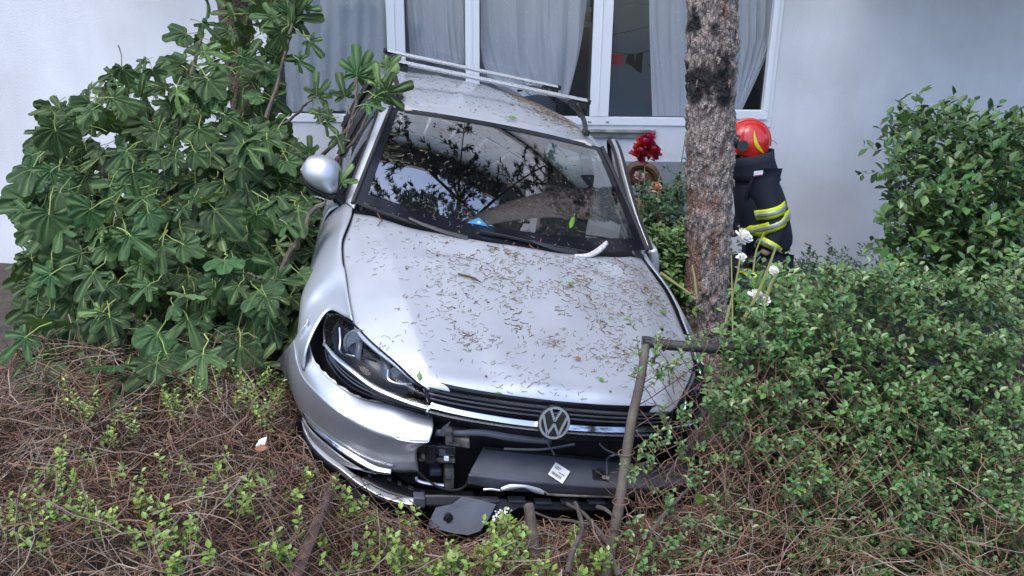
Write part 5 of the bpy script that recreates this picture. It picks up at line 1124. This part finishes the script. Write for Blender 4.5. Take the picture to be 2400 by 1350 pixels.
# ---- roses between the car and the wall, white flowers by the trunk
M['rleaf'] = mat('rose_leaves', (.040, .095, .038), .45, island=.4); M['grassy'] = mat('feathery_leaves', (.085, .165, .045), .55, island=.4)
M['rred'] = mat('red_petal', (.44, .010, .035), .6, var=.5, island=.3); M['peach'] = mat('peach_petal', (.70, .36, .22), .6); M['pink'] = mat('pink_petal', (.62, .33, .36), .6); M['wpetal'] = mat('white_petal', (.80, .79, .74), .6)
rose = empty('rose_bush', (1.05, 5.3, -.2), 'rose bush with red, pink and peach blooms beside the open car door', 'rose bush'); RO = np.array([1.05, 5.3, -.2])
BL, BS = MB(), MB(); rg = np.random.default_rng(4)
def flower(c, R, mt, parent, O, name='flower'):
    B = MB(); c = np.array(c) - O
    ax_ = np.array([rg.normal(0, .25), -.45, .85]); ax_ /= np.linalg.norm(ax_); n = 26
    for i in range(n):              # overlapping petals wrapped round a ball, the outer ones standing off
        h = 1 - 1.75*i/(n-1); a = i*2.39996; e1 = np.cross(ax_, [1., 0, .2]); e1 /= np.linalg.norm(e1); e2 = np.cross(ax_, e1); q = i/(n-1)
        dr_ = ax_*h + (e1*math.cos(a) + e2*math.sin(a))*math.sqrt(max(0, 1-h*h)); s_ = np.cross(ax_, dr_) + 1e-6; s_ /= np.linalg.norm(s_); u_ = np.cross(dr_, s_); u_ = u_ if u_ @ ax_ > 0 else -u_
        k_ = R*(.50 + .42*q)*rg.uniform(.9, 1.12); w_ = R*(.28 + .30*q); fl = .12 + .42*q*rg.uniform(.6, 1.4)
        B.patch([[c + dr_*k_*.55 - u_*w_*.8 + s_*x*w_*.35 for x in (-1, 0, 1)], [c + dr_*(k_ - .10*R*x*x) + s_*x*w_ for x in (-1, 0, 1)], [c + dr_*(k_*(1 + fl) - .06*R*x*x) + u_*w_*(.85 + rg.uniform(-.12, .12)) + s_*x*w_*.75 for x in (-1, 0, 1)]], 5, 5)
    return B.build(name, mt, parent)
for u, v, R, mt, d in ((1512, 335, .062, 'rred', 5.2), (1500, 356, .052, 'rred', 5.18), (1532, 352, .050, 'rred', 5.18), (1520, 322, .04, 'rred', 5.22), (1538, 437, .034, 'peach', 5.2), (1498, 410, .028, 'pink', 5.2), (1576, 548, .030, 'wpetal', 4.9)):
    flower(wat(u, v, d), R, M[mt], rose, RO)
for P in (((1505, 600, 5.2), (1508, 480, 5.2), (1512, 350, 5.22)), ((1545, 600, 5.2), (1542, 520, 5.2), (1540, 440, 5.2)), ((1590, 600, 5.3), (1585, 480, 5.3), (1608, 310, 5.3)), ((1525, 600, 5.2), (1530, 480, 5.2), (1550, 400, 5.2)), ((1570, 600, 5.2), (1565, 520, 5.2), (1580, 420, 5.25)), ((1500, 640, 5.2), (1497, 520, 5.2), (1498, 412, 5.2))):
    b = MB(); b.tube(cr([np.array(wat(*q)) for q in P], 14) - RO, np.linspace(.006, .004, 14), 5); b.build('stem', M['stalk'], rose)
for k in range(270):
    u = rg.uniform(1488, 1615); lo_ = np.interp(u, [1488, 1510, 1530, 1560, 1590, 1615], [420, 385, 460, 430, 370, 350]); v = lo_ + (640-lo_)*rg.random()**.8; d = rg.uniform(5.0, 5.5)
    p = np.array(wat(u, v, d)); sprig(BL, BS, p, (rg.normal(0, .8), rg.normal(-.3, .4), rg.normal(.0, .5)), rg.uniform(.06, .13), 5, .055, RO)
o = BL.build('foliage', M['rleaf'], rose, smooth=False); o['kind'] = 'stuff'; o = BS.build('leaf_stalks', M['stalk'], rose, angle=0); o['kind'] = 'stuff'
def bushy(name, label, zone, N, mt, ls, nl, loc, stem='stalk', L=(.08, .18), up=.6, flowers=()):
    e = empty(name, loc, label, 'plant'); O = np.array(loc); BL, BS = MB(), MB()
    for k in range(N):
        p = zone(); sprig(BL, BS, p, (rg.normal(0, .45), rg.normal(-.25, .35), rg.normal(up, .4)), rg.uniform(*L), nl, ls, O)
    o = BL.build('foliage', M[mt], e, smooth=False); o['kind'] = 'stuff'; o = BS.build('stems', M[stem], e, angle=0); o['kind'] = 'stuff'
    for u, v, R, d in flowers: flower(wat(u, v, d), R, M['wpetal'], e, O)
    return e
bushy('feathery_plant', 'feathery light green plant filling the gap between car fender and pine trunk', lambda: wat(rg.uniform(1515, 1640), rg.uniform(560, 760), rg.uniform(4.6, 5.2)), 420, 'grassy', .05, 10, (1.0, 4.7, -.2), up=.9)
bushy('flowering_shrub', 'leafy shrub with small white flowers in front of the crouching firefighter', lambda: wat(rg.uniform(1735, 1860), 655 + 110*rg.random()**.7, rg.uniform(3.3, 4.0)), 130, 'box', .045, 8, (1.2, 3.6, -.2), flowers=((1745, 550, .028, 3.35), (1752, 556, .02, 3.35), (1775, 690, .026, 3.3), (1790, 700, .022, 3.3), (1812, 632, .02, 3.3), (1738, 600, .016, 3.3)))
bushy('laurel_shrub', 'broad green shrub by the house wall to the right of the firefighter', lambda: wat(rg.uniform(2080, 2420), 300 + 400*rg.random(), rg.uniform(4.8, 6.0)), 800, 'box', .085, 8, (3.2, 5.6, -.2), 'twig', (.12, .3))
bushy('ground_ivy', 'low green plants along the foot of the wall behind the roses', lambda: (lambda x, y: (x, y, -.15 + .25*rg.random()))(rg.uniform(.7, 3.2), rg.uniform(5.2, 6.8)), 500, 'rleaf', .05, 7, (1.6, 6.0, -.2))
# ================================================================ FIREFIGHTER behind the pine
M['navy'] = mat('navy_cloth', (.012, .016, .030), .8, var=.35, scale=9, bump=.25, bscale=60, bdist=.004)
M['hivis'] = mat('yellow_tape', (.62, .72, .02), .5); M['tape'] = mat('silver_tape', (.42, .43, .45), .4, .3)
M['helmet'] = mat('red_helmet', (.62, .022, .014), .22, 0, .6); M['yel'] = mat('yellow_mark', (.75, .60, .02), .4); M['skin'] = mat('skin', (.50, .30, .22), .55)
M['visor'] = mat('black_visor', (.012, .012, .014), .3)
PX = 5.25
def fw(u, v, y=PX): return V(wpl(u, v, 1, y))
per = empty('person', (1.85, PX, -.2), 'crouching firefighter in navy jacket and red helmet behind the pine trunk', 'person'); PO = V((1.85, PX, -.2))
def skin(name, joints, edges, mt, parent, root=0, sub=2):
    me = bpy.data.meshes.new(name); me.from_pydata([tuple(V(j[0]) - PO) for j in joints], edges, []); me.materials.append(mt)
    o = bpy.data.objects.new(name, me); COL.objects.link(o); o.parent = parent
    md = o.modifiers.new('skin', 'SKIN'); md.use_smooth_shade = True; sl = me.skin_vertices[0].data if me.skin_vertices else None
    if sl is None:
        bm = bmesh.new(); bm.from_mesh(me); ly = bm.verts.layers.skin.verify(); bm.to_mesh(me); bm.free(); sl = me.skin_vertices[0].data
    for i, j in enumerate(joints): sl[i].radius = j[1] if isinstance(j[1], tuple) else (j[1], j[1]); sl[i].use_root = (i == root)
    s = o.modifiers.new('sub', 'SUBSURF'); s.levels = sub; s.render_levels = sub
    return o
pelvis = V((1.93, PX+.03, .38)); chest = fw(1800, 470) + V((-.10, .10, 0)); neck = fw(1768, 402) + V((0, .02, 0)); head = fw(1752, 345) + V((0, .02, .02))
waist = pelvis.lerp(chest, .5) + V((.02, 0, 0)); sh_n = fw(1782, 425) + V((.0, -.08, 0)); el_n = fw(1806, 545) + V((0, -.10, 0)); wr_n = fw(1775, 590) + V((0, -.12, 0)); hd_n = fw(1745, 600) + V((0, -.12, 0))
sh_f = sh_n + V((-.02, .40, 0)); el_f = el_n + V((-.06, .50, 0)); wr_f = wr_n + V((-.10, .50, .02))
# one body: head, neck, trunk, arms and legs
kn_n = V((1.62, PX-.10, .22)); kn_f = V((1.60, PX+.26, .24)); an_n = V((1.98, PX-.12, -.10)); an_f = V((1.72, PX+.26, -.12)); to_n = V((1.84, PX-.12, -.17)); to_f = V((1.58, PX+.26, -.17))
J = [(pelvis, .12), (waist, .12), (chest, .12), (neck, .058), (head, (.085, .10)), (sh_n, .058), (el_n, .048), (wr_n, .036), (sh_f, .058), (el_f, .048), (wr_f, .042), (pelvis + V((-.06, -.10, -.02)), .11), (kn_n, .075), (an_n, .055), (pelvis + V((-.06, .14, -.02)), .11), (kn_f, .075), (an_f, .055)]
body = skin('body', J, [(0, 1), (1, 2), (2, 3), (3, 4), (2, 5), (5, 6), (6, 7), (2, 8), (8, 9), (9, 10), (0, 11), (11, 12), (12, 13), (0, 14), (14, 15), (15, 16)], M['skin'], per)
jk = skin('jacket', [(pelvis + V((0, 0, .02)), .185), (waist, .185), (chest, .235), (chest.lerp(neck, .75), .14), (sh_n, .115), (sh_n.lerp(el_n, .5), .092), (el_n, .088), (el_n.lerp(wr_n, .85), .068), (sh_f, .10), (el_f, .085), (el_f.lerp(wr_f, .85), .066)], [(0, 1), (1, 2), (2, 3), (2, 4), (4, 5), (5, 6), (6, 7), (2, 8), (8, 9), (9, 10)], M['navy'], per)
tr_ = skin('trousers', [(pelvis + V((0, 0, -.03)), .17), (pelvis + V((-.07, -.10, -.04)), .135), (kn_n, .098), (an_n + V((0, 0, .05)), .085), (pelvis + V((-.07, .15, -.04)), .135), (kn_f, .098), (an_f + V((0, 0, .05)), .085)], [(0, 1), (1, 2), (2, 3), (0, 4), (4, 5), (5, 6)], M['navy'], per)
for a, t in ((an_n, to_n), (an_f, to_f)): skin('boot', [(a, .06), (a.lerp(t, .4) + V((0, 0, -.05)), .05), (t, .045)], [(0, 1), (1, 2)], M['visor'], per)
for w_, h0 in ((wr_n, hd_n), (wr_f, wr_f + V((-.10, 0, -.02)))):     # gloved hands: palm, four fingers, thumb
    d = (h0 - w_).normalized(); sd_ = d.cross(V((0, 0, 1))).normalized(); up_ = sd_.cross(d); pm = w_ + d*.07
    js = [(w_, .036), (pm, (.042, .026))]; es = [(0, 1)]
    for k, L in enumerate((.062, .072, .068, .052)):
        b0 = pm + d*.025 + sd_*(k-1.5)*.021; b1 = b0 + d*L*.5 - up_*.012; b2 = b1 + d*L*.35 - up_*.026; n0 = len(js); js += [(b0, .013), (b1, .011), (b2, .009)]; es += [(1, n0), (n0, n0+1), (n0+1, n0+2)]
    t0 = w_ + d*.04 - sd_*.034; t1 = t0 + d*.035 - sd_*.018 - up_*.02; n0 = len(js); js += [(t0, .014), (t1, .011)]; es += [(0, n0), (n0, n0+1)]
    skin('glove', js, es, M['visor'], per, sub=1)
cl = MB()                         # stand up collar
for r0, z0, r1, z1 in ((.118, -.03, .095, .095),):
    ax_ = (head - neck).normalized(); P0 = neck + V((.02, 0, -.03)); th_ = np.linspace(0, 2*math.pi, 30)
    G = [[tuple(P0 + ax_*z + V((math.cos(t)*rr*1.1, math.sin(t)*rr, .03*math.cos(t)*(z > 0))) - PO) for t in th_] for rr, z in ((.140, -.03), (.125, .04), (.122, .10), (.132, .165))]
    cl.pts(np.array(G))
cl.build('collar', M['navy'], per, solid=.012)
def band(p, axis, r0, h, mt, name, sx=1.0, sy=1.0, on=None, off=.005):
    b = MB(); ax_ = axis.normalized(); s1 = ax_.cross(V((0, 1, 0))).normalized(); s2 = ax_.cross(s1); th_ = np.linspace(0, 2*math.pi, 40)
    b.pts(np.array([[tuple(p + ax_*z + s1*math.cos(t)*r0*sx*(1 + (.012 if abs(z) < h*.4 else 0)) + s2*math.sin(t)*r0*sy - PO) for t in th_] for z in np.linspace(-h/2, h/2, 4)])); o = b.build(name, mt, per)
    q = o.modifiers.new('wrap', 'SHRINKWRAP'); q.target = on or jk; q.wrap_mode = 'ABOVE_SURFACE'; q.offset = off
    q = o.modifiers.new('s', 'SOLIDIFY'); q.thickness = .004; return o
def tri_band(p, axis, r0, h, sx=1., sy=1., on=None):
    ax_ = axis.normalized()
    band(p, axis, r0, h, M['hivis'], 'reflective_band', sx, sy, on); band(p, axis, r0*1.012, h*.36, M['tape'], 'silver_stripe', sx, sy, on, .009)
arm = el_n - sh_n
tri_band(sh_n + arm*.52, arm, .103, .075); tri_band(el_n.lerp(wr_n, .5), wr_n - el_n, .088, .065)
tri_band(pelvis.lerp(chest, .60), chest - pelvis, .235, .075, 1.0, 1.0); tri_band(pelvis + V((0, 0, -.01)), V((-.1, 0, 1)), .20, .06)
tri_band(kn_n.lerp(pelvis + V((-.07, -.1, -.04)), .35), pelvis - kn_n, .122, .06, 1., 1., tr_)
b = MB()                          # badge on the shoulder
c_ = fw(1777, 406, PX - .16)
for i, mt in enumerate(('blue', 'wpetal', 'rred')): pass
b.prism([c_ + V((x*.03, .0, z*.022)) - PO for x, z in ((-1, -1), (1, -.7), (1, .9), (-1, .6))], (0, -1, .3), .006); bd = b.build('shoulder_badge', M['white'], per, smooth=False)
b = MB(); b.prism([c_ + V((x*.029, -.008, z*.022 - .0)) - PO for x, z in ((-1, -.95), (1, -.65), (1, -.3), (-1, -.6))], (0, -1, .3), .002); b.build('badge_stripe', M['rred'], bd, smooth=False)
# helmet facing left
hc = fw(1752, 345) + V((0, .02, .03)); b = MB(); tilt = Matrix.Rotation(R_(14), 3, 'Y')
def hp(t, ph, k=1.0):             # dome, longer front to back (x)
    return hc + tilt @ V((math.cos(ph)*math.cos(t)*.155*k, math.cos(ph)*math.sin(t)*.125*k, math.sin(ph)*.155*k)) - PO
G = [[tuple(hp(t, ph, 1 + (.10*max(0, math.cos(t)) + .02)*(max(0, -ph)/.6))) for t in np.linspace(0, 2*math.pi, 48)] for ph in np.linspace(math.pi/2 - .01, -.62, 22)]
b.pts(np.array(G)); hm = b.build('helmet', M['helmet'], per, solid=.006, angle=70)
b = MB(); b.tube([hp(0 if q > math.pi/2 else math.pi, q if q <= math.pi/2 else math.pi - q, 1.015) for q in np.linspace(.1, math.pi-.1, 24)], .012, 6); b.build('crest', M['helmet'], hm)
b = MB(); b.pts(np.array([[tuple(hp(t, ph, k)) for t in np.linspace(math.pi*.70, math.pi*1.30, 24)] for ph, k in ((.22, 1.01), (.0, 1.02), (-.25, 1.03), (-.5, 1.0))])); b.build('visor', M['visor'], hm, solid=.004)
b = MB(); b.disc(hp(math.pi*1.38, -.15, 1.04), (-.25, -1, .1), .038, .02, 20); b.build('visor_hinge', M['visor'], hm)
b = MB()
for sg, pts in ((1, ((1.46, .62, .012), (1.50, .30, .10), (1.56, .02, .17), (1.68, -.18, .10), (1.80, -.26, .02))),):
    up_ = [hp(math.pi*t + w_*.45, ph + w_*.3, 1.012) for t, ph, w_ in pts]; lo_ = [hp(math.pi*t - w_*.45, ph - w_*.3, 1.012) for t, ph, w_ in pts]; b.patch([up_, [(p+q)/2*1.0 for p, q in zip(up_, lo_)], lo_], 5, 30)
b.build('helmet_emblem', M['yel'], hm, solid=-.004)
b = MB(); b.pts(np.array([[tuple(hp(t, ph, k)) for t in np.linspace(-math.pi*.42, math.pi*.42, 20)] for ph, k in ((-.45, .98), (-.75, 1.08), (-.95, 1.20))])); b.build('neck_flap', M['visor'], hm, solid=.005)
b = MB(); fc_ = head + V((-.085, 0, -.03)) - PO; b.patch([[fc_ + V((.0, -.012, .03)), fc_ + V((-.012, 0, .03)), fc_ + V((.0, .012, .03))], [fc_ + V((0, -.018, -.012)), fc_ + V((-.035, 0, -.012)), fc_ + V((0, .018, -.012))], [fc_ + V((0, -.012, -.022)), fc_ + V((-.01, 0, -.024)), fc_ + V((0, .012, -.022))]], 6, 8); b.build('nose', M['skin'], per)
# ================================================================ LITTER ON THE CAR
M['dry'] = mat('dry_needles', (.19, .135, .075), .7, island=.6); M['gneed'] = mat('green_needles', (.17, .18, .045), .6, island=.35)
M['fleaf'] = mat('fallen_leaf', (.12, .25, .03), .45, var=.3); M['dleaf'] = mat('dead_leaf', (.24, .10, .045), .7, var=.4); M['brownbit'] = mat('brown_bits', (.10, .05, .03), .8)
rg = np.random.default_rng(21)
def on_hood(a, b, h=.0):
    p = np.array(hood_pt(a, b)); e = .01; t1 = np.array(hood_pt(min(a+e, 1), b)) - p; t2 = np.array(hood_pt(a, min(b+e, 1))) - p; n_ = np.cross(t1, t2); n_ /= np.linalg.norm(n_) + 1e-12
    if n_[2] < 0: n_ = -n_
    return p + n_*h, n_
def on_scr(a, b, h=0):
    p = np.array(scr_pt(a, b)); t1 = np.array(scr_pt(a+.01, b)) - p; t2 = np.array(scr_pt(a, b+.01)) - p; n_ = np.cross(t1, t2); n_ /= np.linalg.norm(n_); n_ = n_ if n_[2] > 0 else -n_; return p + n_*h, n_
def on_roof(a, q, h=0):
    y = (-1.047 - .16*(a*.603)**2)*(1-q) - 3.66*q; x = a*roof_hw(y); p = np.array([x, y, roofz(x, y)]); return p + np.array([0, .1, 1])*h, np.array([0, .1, 1.])
def needles(name, label, f, N, zone, mt, L=(.008, .028), w_=.0008, bias=None):
    B = MB(); k = 0
    while k < N:
        q = zone()
        if q is None: continue
        k += 1; p, n_ = f(*q, .0022); a = rg.uniform(0, 2*math.pi) if bias is None or rg.random() < .4 else bias + rg.normal(0, .5)
        t = np.array([math.cos(a), math.sin(a), 0]); t -= n_*(t @ n_); t /= np.linalg.norm(t); s_ = np.cross(n_, t); l = rg.uniform(*L); bend = rg.normal(0, .22)
        B.tube(np.array([p - t*l/2, p + s_*bend*l*.5, p + t*l/2]) @ CARM.T + CARO, w_*rg.uniform(.7, 1.4), 3, True)
    o = B.build(name, mt, None, angle=0); o['kind'] = 'stuff'; return tag(o, label, 'pine needles')
def zh():
    a, b = rg.uniform(-.98, .98), rg.uniform(.01, .97); x, y, z = hood_pt(a, b)
    dn = .50 + 1.0*noise.noise(V((x*4.2, y*4.2, 7))) + .5*noise.noise(V((x*13, y*13, 1)))
    dn *= (1 if b < .75 else .35) * (1 if a > -.55 else .35) * (1.25 if a > -.2 and b < .6 else .8)
    return (a, b) if rg.random() < dn else None
needles('pine_needles', 'brown pine needles strewn over the silver hood', on_hood, 1500, zh, M['dry'], bias=-.5)
needles('pine_needles', 'greenish needles mixed in on the silver hood', on_hood, 480, zh, M['gneed'], (.010, .026), bias=-.5)
def zcl():
    a0, b0 = CL[rg.integers(len(CL))]; a, b = a0 + rg.normal(0, .035), b0 + rg.normal(0, .025); return (a, b) if abs(a) < .97 and .01 < b < .96 else None
CL = [(rg.uniform(-.5, .9), rg.uniform(.05, .75)) for _ in range(45)]
needles('pine_needles', 'small clumps of brown needles on the silver hood', on_hood, 380, zcl, M['dry'], (.010, .03), .0013)
def zs(): 
    a, b = rg.uniform(-.95, .95), rg.random()**1.1; return (a, b) if rg.random() < .55 + .6*noise.noise(V((a*3, b*3, 4))) else None
M['sneed'] = mat('tan_needles', (.24, .19, .11), .7, island=.4)
needles('pine_needles', 'tan pine needles stuck to the windscreen', on_scr, 430, zs, M['sneed'], (.009, .024), .0010)
needles('pine_needles', 'pine needles scattered on the car roof', on_roof, 420, lambda: (rg.uniform(-.95, .95), rg.uniform(.01, .75)), M['dry'])
needles('pine_needles', 'brown needles gathered along the rear of the roof', on_roof, 900, lambda: (min(.96, abs(rg.normal(.75, .2))), rg.uniform(.12, .8)), M['dry'], (.01, .03), .0014)
def bits(name, label, f, N, zone, mt):
    B = MB()
    for k in range(N):
        q = None
        while q is None: q = zone()
        p, n_ = f(*q, .003); s_ = rg.uniform(.002, .006); P = [p + np.array([math.cos(t)*s_*rg.uniform(.6, 1.4), math.sin(t)*s_*rg.uniform(.6, 1.4), 0]) for t in np.linspace(0, 5.2, 5)]
        B.prism(np.array(P) @ CARM.T + CARO, CARM @ n_, .002)
    o = B.build(name, mt, None, smooth=False); o['kind'] = 'stuff'; tag(o, label, 'debris')
bits('plant_bits', 'brown bud scales and specks on the hood', on_hood, 90, zh, M['brownbit'])
bits('plant_bits', 'tiny specks of bark on the roof', on_roof, 60, lambda: (rg.uniform(-.9, .9), rg.uniform(.02, .6)), M['brownbit'])
def leaf_on(label, F, u, v, L, w_, ang, mt, curl=.25):
    p = con(u, v, F); e = .004; q1 = con(u+4, v, F); q2 = con(u, v+4, F); n_ = np.cross(q1-p, q2-p); n_ /= np.linalg.norm(n_); n_ = n_ if n_[2] > 0 else -n_
    t1 = (q1-p)/np.linalg.norm(q1-p); t2 = np.cross(n_, t1); d = t1*math.cos(ang) + t2*math.sin(ang); s_ = np.cross(n_, d); rows = []
    for q in np.linspace(-.5, .5, 9):
        ww = w_*(math.cos(q*math.pi)**.8 if abs(q) < .5 else 0) + .0006; c = p + d*q*L + n_*(.006 + curl*L*(q*q)); rows.append([c - s_*ww + n_*ww*.5, c, c + s_*ww + n_*ww*.5])
    rows = np.array(rows) @ CARM.T + CARO; b = MB(); b.pts(rows); tl = rows[0, 1]; b.tube([tl, tl + (rows[0, 1] - rows[2, 1])*.8], .0012, 4); o = b.build('leaf', mt, None, solid=.0008, angle=0); tag(o, label, 'leaf')
roof_F = lambda x, y, z: z - roofz(x, y)
leaf_on('oval green leaf lying on the front of the roof', roof_F, 1200, 284, .060, .016, .3, M['fleaf'])
leaf_on('long pale green leaf stuck on the windscreen', scr_F(.004), 1338, 528, .10, .012, 2.2, M['fleaf'])
leaf_on('small green leaf at the front edge of the hood', hood_F, 1165, 929, .042, .011, .1, M['fleaf'])
leaf_on('small yellowish leaf on the middle of the hood', hood_F, 1334, 671, .028, .009, .8, M['fleaf'])
leaf_on('pale round leaf on the far corner of the hood', hood_F, 1552, 738, .040, .016, .5, M['fleaf'])
leaf_on('tiny green leaf above the hood edge by the headlight', hood_F, 983, 886, .030, .008, 1.5, M['fleaf'])
leaf_on('tiny green leaf in the centre of the hood', hood_F, 1406, 674 + 220, .022, .007, .9, M['fleaf'])
leaf_on('brown curled leaf on the needles near the hood centre', hood_F, 1352, 845, .026, .008, .3, M['dleaf'])
leaf_on('olive leaf scrap near the rear corner of the hood', hood_F, 1520, 712, .036, .010, .2, M['gneed'])
b = MB()                          # twig on the hood
P = [con(u, v, hood_F) + np.array([0, 0, .008]) for u, v in ((1072, 649), (1086, 652), (1100, 655), (1112, 660), (1126, 668))]; P = np.array(P) @ CARM.T + CARO
b.tube(P, [.0035, .005, .004, .005, .0015], 6); b.tube([P[2], P[2] + [.02, -.03, .004]], [.003, .001], 5); tag(b.build('twig', M['brownbit']), 'dark knobbly twig lying on the middle of the hood', 'twig')
b = MB(); P = [con(u, v, hood_F) + np.array([0, 0, .006]) for u, v in ((1446, 614), (1466, 628), (1492, 640))]; P = np.array(P) @ CARM.T + CARO; b.tube(P, [.002, .0035, .002], 5); tag(b.build('twig', M['brownbit']), 'short thin twig by the rear corner of the hood', 'twig')
b = MB(); P = [con(u, v, scr_F(.008)) for u, v in ((878, 490), (886, 506), (894, 520), (888, 532), (880, 536))]; P[3:] = [con(u, v, hood_F) + np.array([0, 0, .008]) for u, v in ((894, 522), (884, 536))]; P = np.array(P) @ CARM.T + CARO; b.tube(cr(P, 12), np.linspace(.003, .002, 12), 5); tag(b.build('twig', M['brownbit']), 'curved dark twig hanging over the wiper on the left', 'twig')
# broken white trim on the right of the wipers
b = MB(); up = [(1344, 602), (1375, 597), (1400, 583), (1417, 569)]; lo = [(1350, 606), (1384, 606), (1410, 593), (1426, 575)]
U = np.array([con(u, v, scr_F(.03)) for u, v in up]) @ CARM.T + CARO; L_ = np.array([con(u, v, scr_F(.045)) for u, v in lo]) @ CARM.T + CARO
b.patch([U, (U+L_)/2 + [0, -.004, .012], L_], 5, 20); tag(b.build('trim_fragment', M['whitepl'], solid=.006), 'curved broken white strip lying at the windscreen corner', 'debris')
b = MB(); P = np.array([con(u, v, scr_F(.02)) for u, v in ((1240, 576), (1255, 588), (1264, 574), (1268, 563))]) @ CARM.T + CARO; b.tube(cr(P, 10), .002, 4); tag(b.build('twig', M['dleaf']), 'thin reddish twig caught in the right wiper', 'twig')
for lab, u, v in (('orange leaf scrap caught behind the wiper blade', 1300, 577), ('orange brown leaf scrap at the wiper pivot', 1203, 575), ('tiny orange berry on the top of the windscreen', 1018, 294)):
    b = MB(); p = con(u, v, scr_F(.01)) @ CARM.T + CARO; b.patch([[p + np.array([i*.006, -.002*j, j*.005 + .003*(i*j)]) for i in (-1, 0, 1)] for j in (-1, 0, 1)], 4, 4); tag(b.build('leaf_scrap', M['dleaf'], solid=.002), lab, 'leaf')
# things lying in the hedge
def in_hedge(u, v, h=.02):
    d = 2.2
    for it in range(12): p = wat(u, v, d); d = min(max(d + (p[2] - hedge_h(p[0], p[1]) - h)*1.0, 1.4), 3.2)
    return np.array(wat(u, v, d))
def loose_leaf(label, p, L, w_, d, n_, mt, curl=.3):
    d = np.array(d, float); d /= np.linalg.norm(d); n_ = np.array(n_, float); s_ = np.cross(n_, d); s_ /= np.linalg.norm(s_); n_ = np.cross(d, s_); rows = []
    for q in np.linspace(-.5, .5, 11):
        ww = w_*math.cos(q*math.pi)**.7*(1 + .15*math.sin(q*40)) if abs(q) < .49 else .0006; c = p + d*q*L + n_*curl*L*q*q; rows.append([c - s_*ww + n_*ww*.6, c, c + s_*ww + n_*ww*.6])
    b = MB(); b.pts(np.array(rows)); tag(b.build('leaf', mt, None, solid=.001, angle=0), label, 'leaf')
loose_leaf('crinkled rust brown dead leaf hung in the twigs right of the fence post', wat(1512, 1226, 2.36), .075, .017, (.8, 0, -.6), (.2, -1, .4), M['dleaf'])
loose_leaf('small dark red leaf in the wire netting at the right', wat(1622, 1232, 2.34), .03, .009, (.7, 0, -.5), (0, -1, .5), M['dleaf'])
loose_leaf('bright green heart shaped leaf low in the hedge', in_hedge(1062, 1303, .06), .036, .017, (1, .1, .3), (0, -.8, .7), M['sprig'])
loose_leaf('yellow green leaf among the netting', wat(1637, 1168, 2.36), .040, .016, (.4, 0, -1), (0, -1, .4), M['fleaf'])
loose_leaf('broad bright leaf behind the wire netting at the lower right', wat(1672, 1222, 2.42), .085, .024, (1, 0, .25), (0, -.8, .7), M['fleaf'])
loose_leaf('orange brown leaf on the dry twigs at the left', in_hedge(612, 1051, .05), .035, .011, (1, .2, 0), (0, -.7, .7), M['dleaf'])
b = MB(); p = in_hedge(613, 1038, .06); b.patch([[p + np.array([i*.012 + .004*j, j*.008, j*.012 + .005*i*j]) for i in (-1, 0, 1)] for j in (-1, 0, 1)], 5, 5); tag(b.build('paper_scrap', M['white'], solid=.001), 'crumpled white scrap of paper on the dry twigs', 'litter')
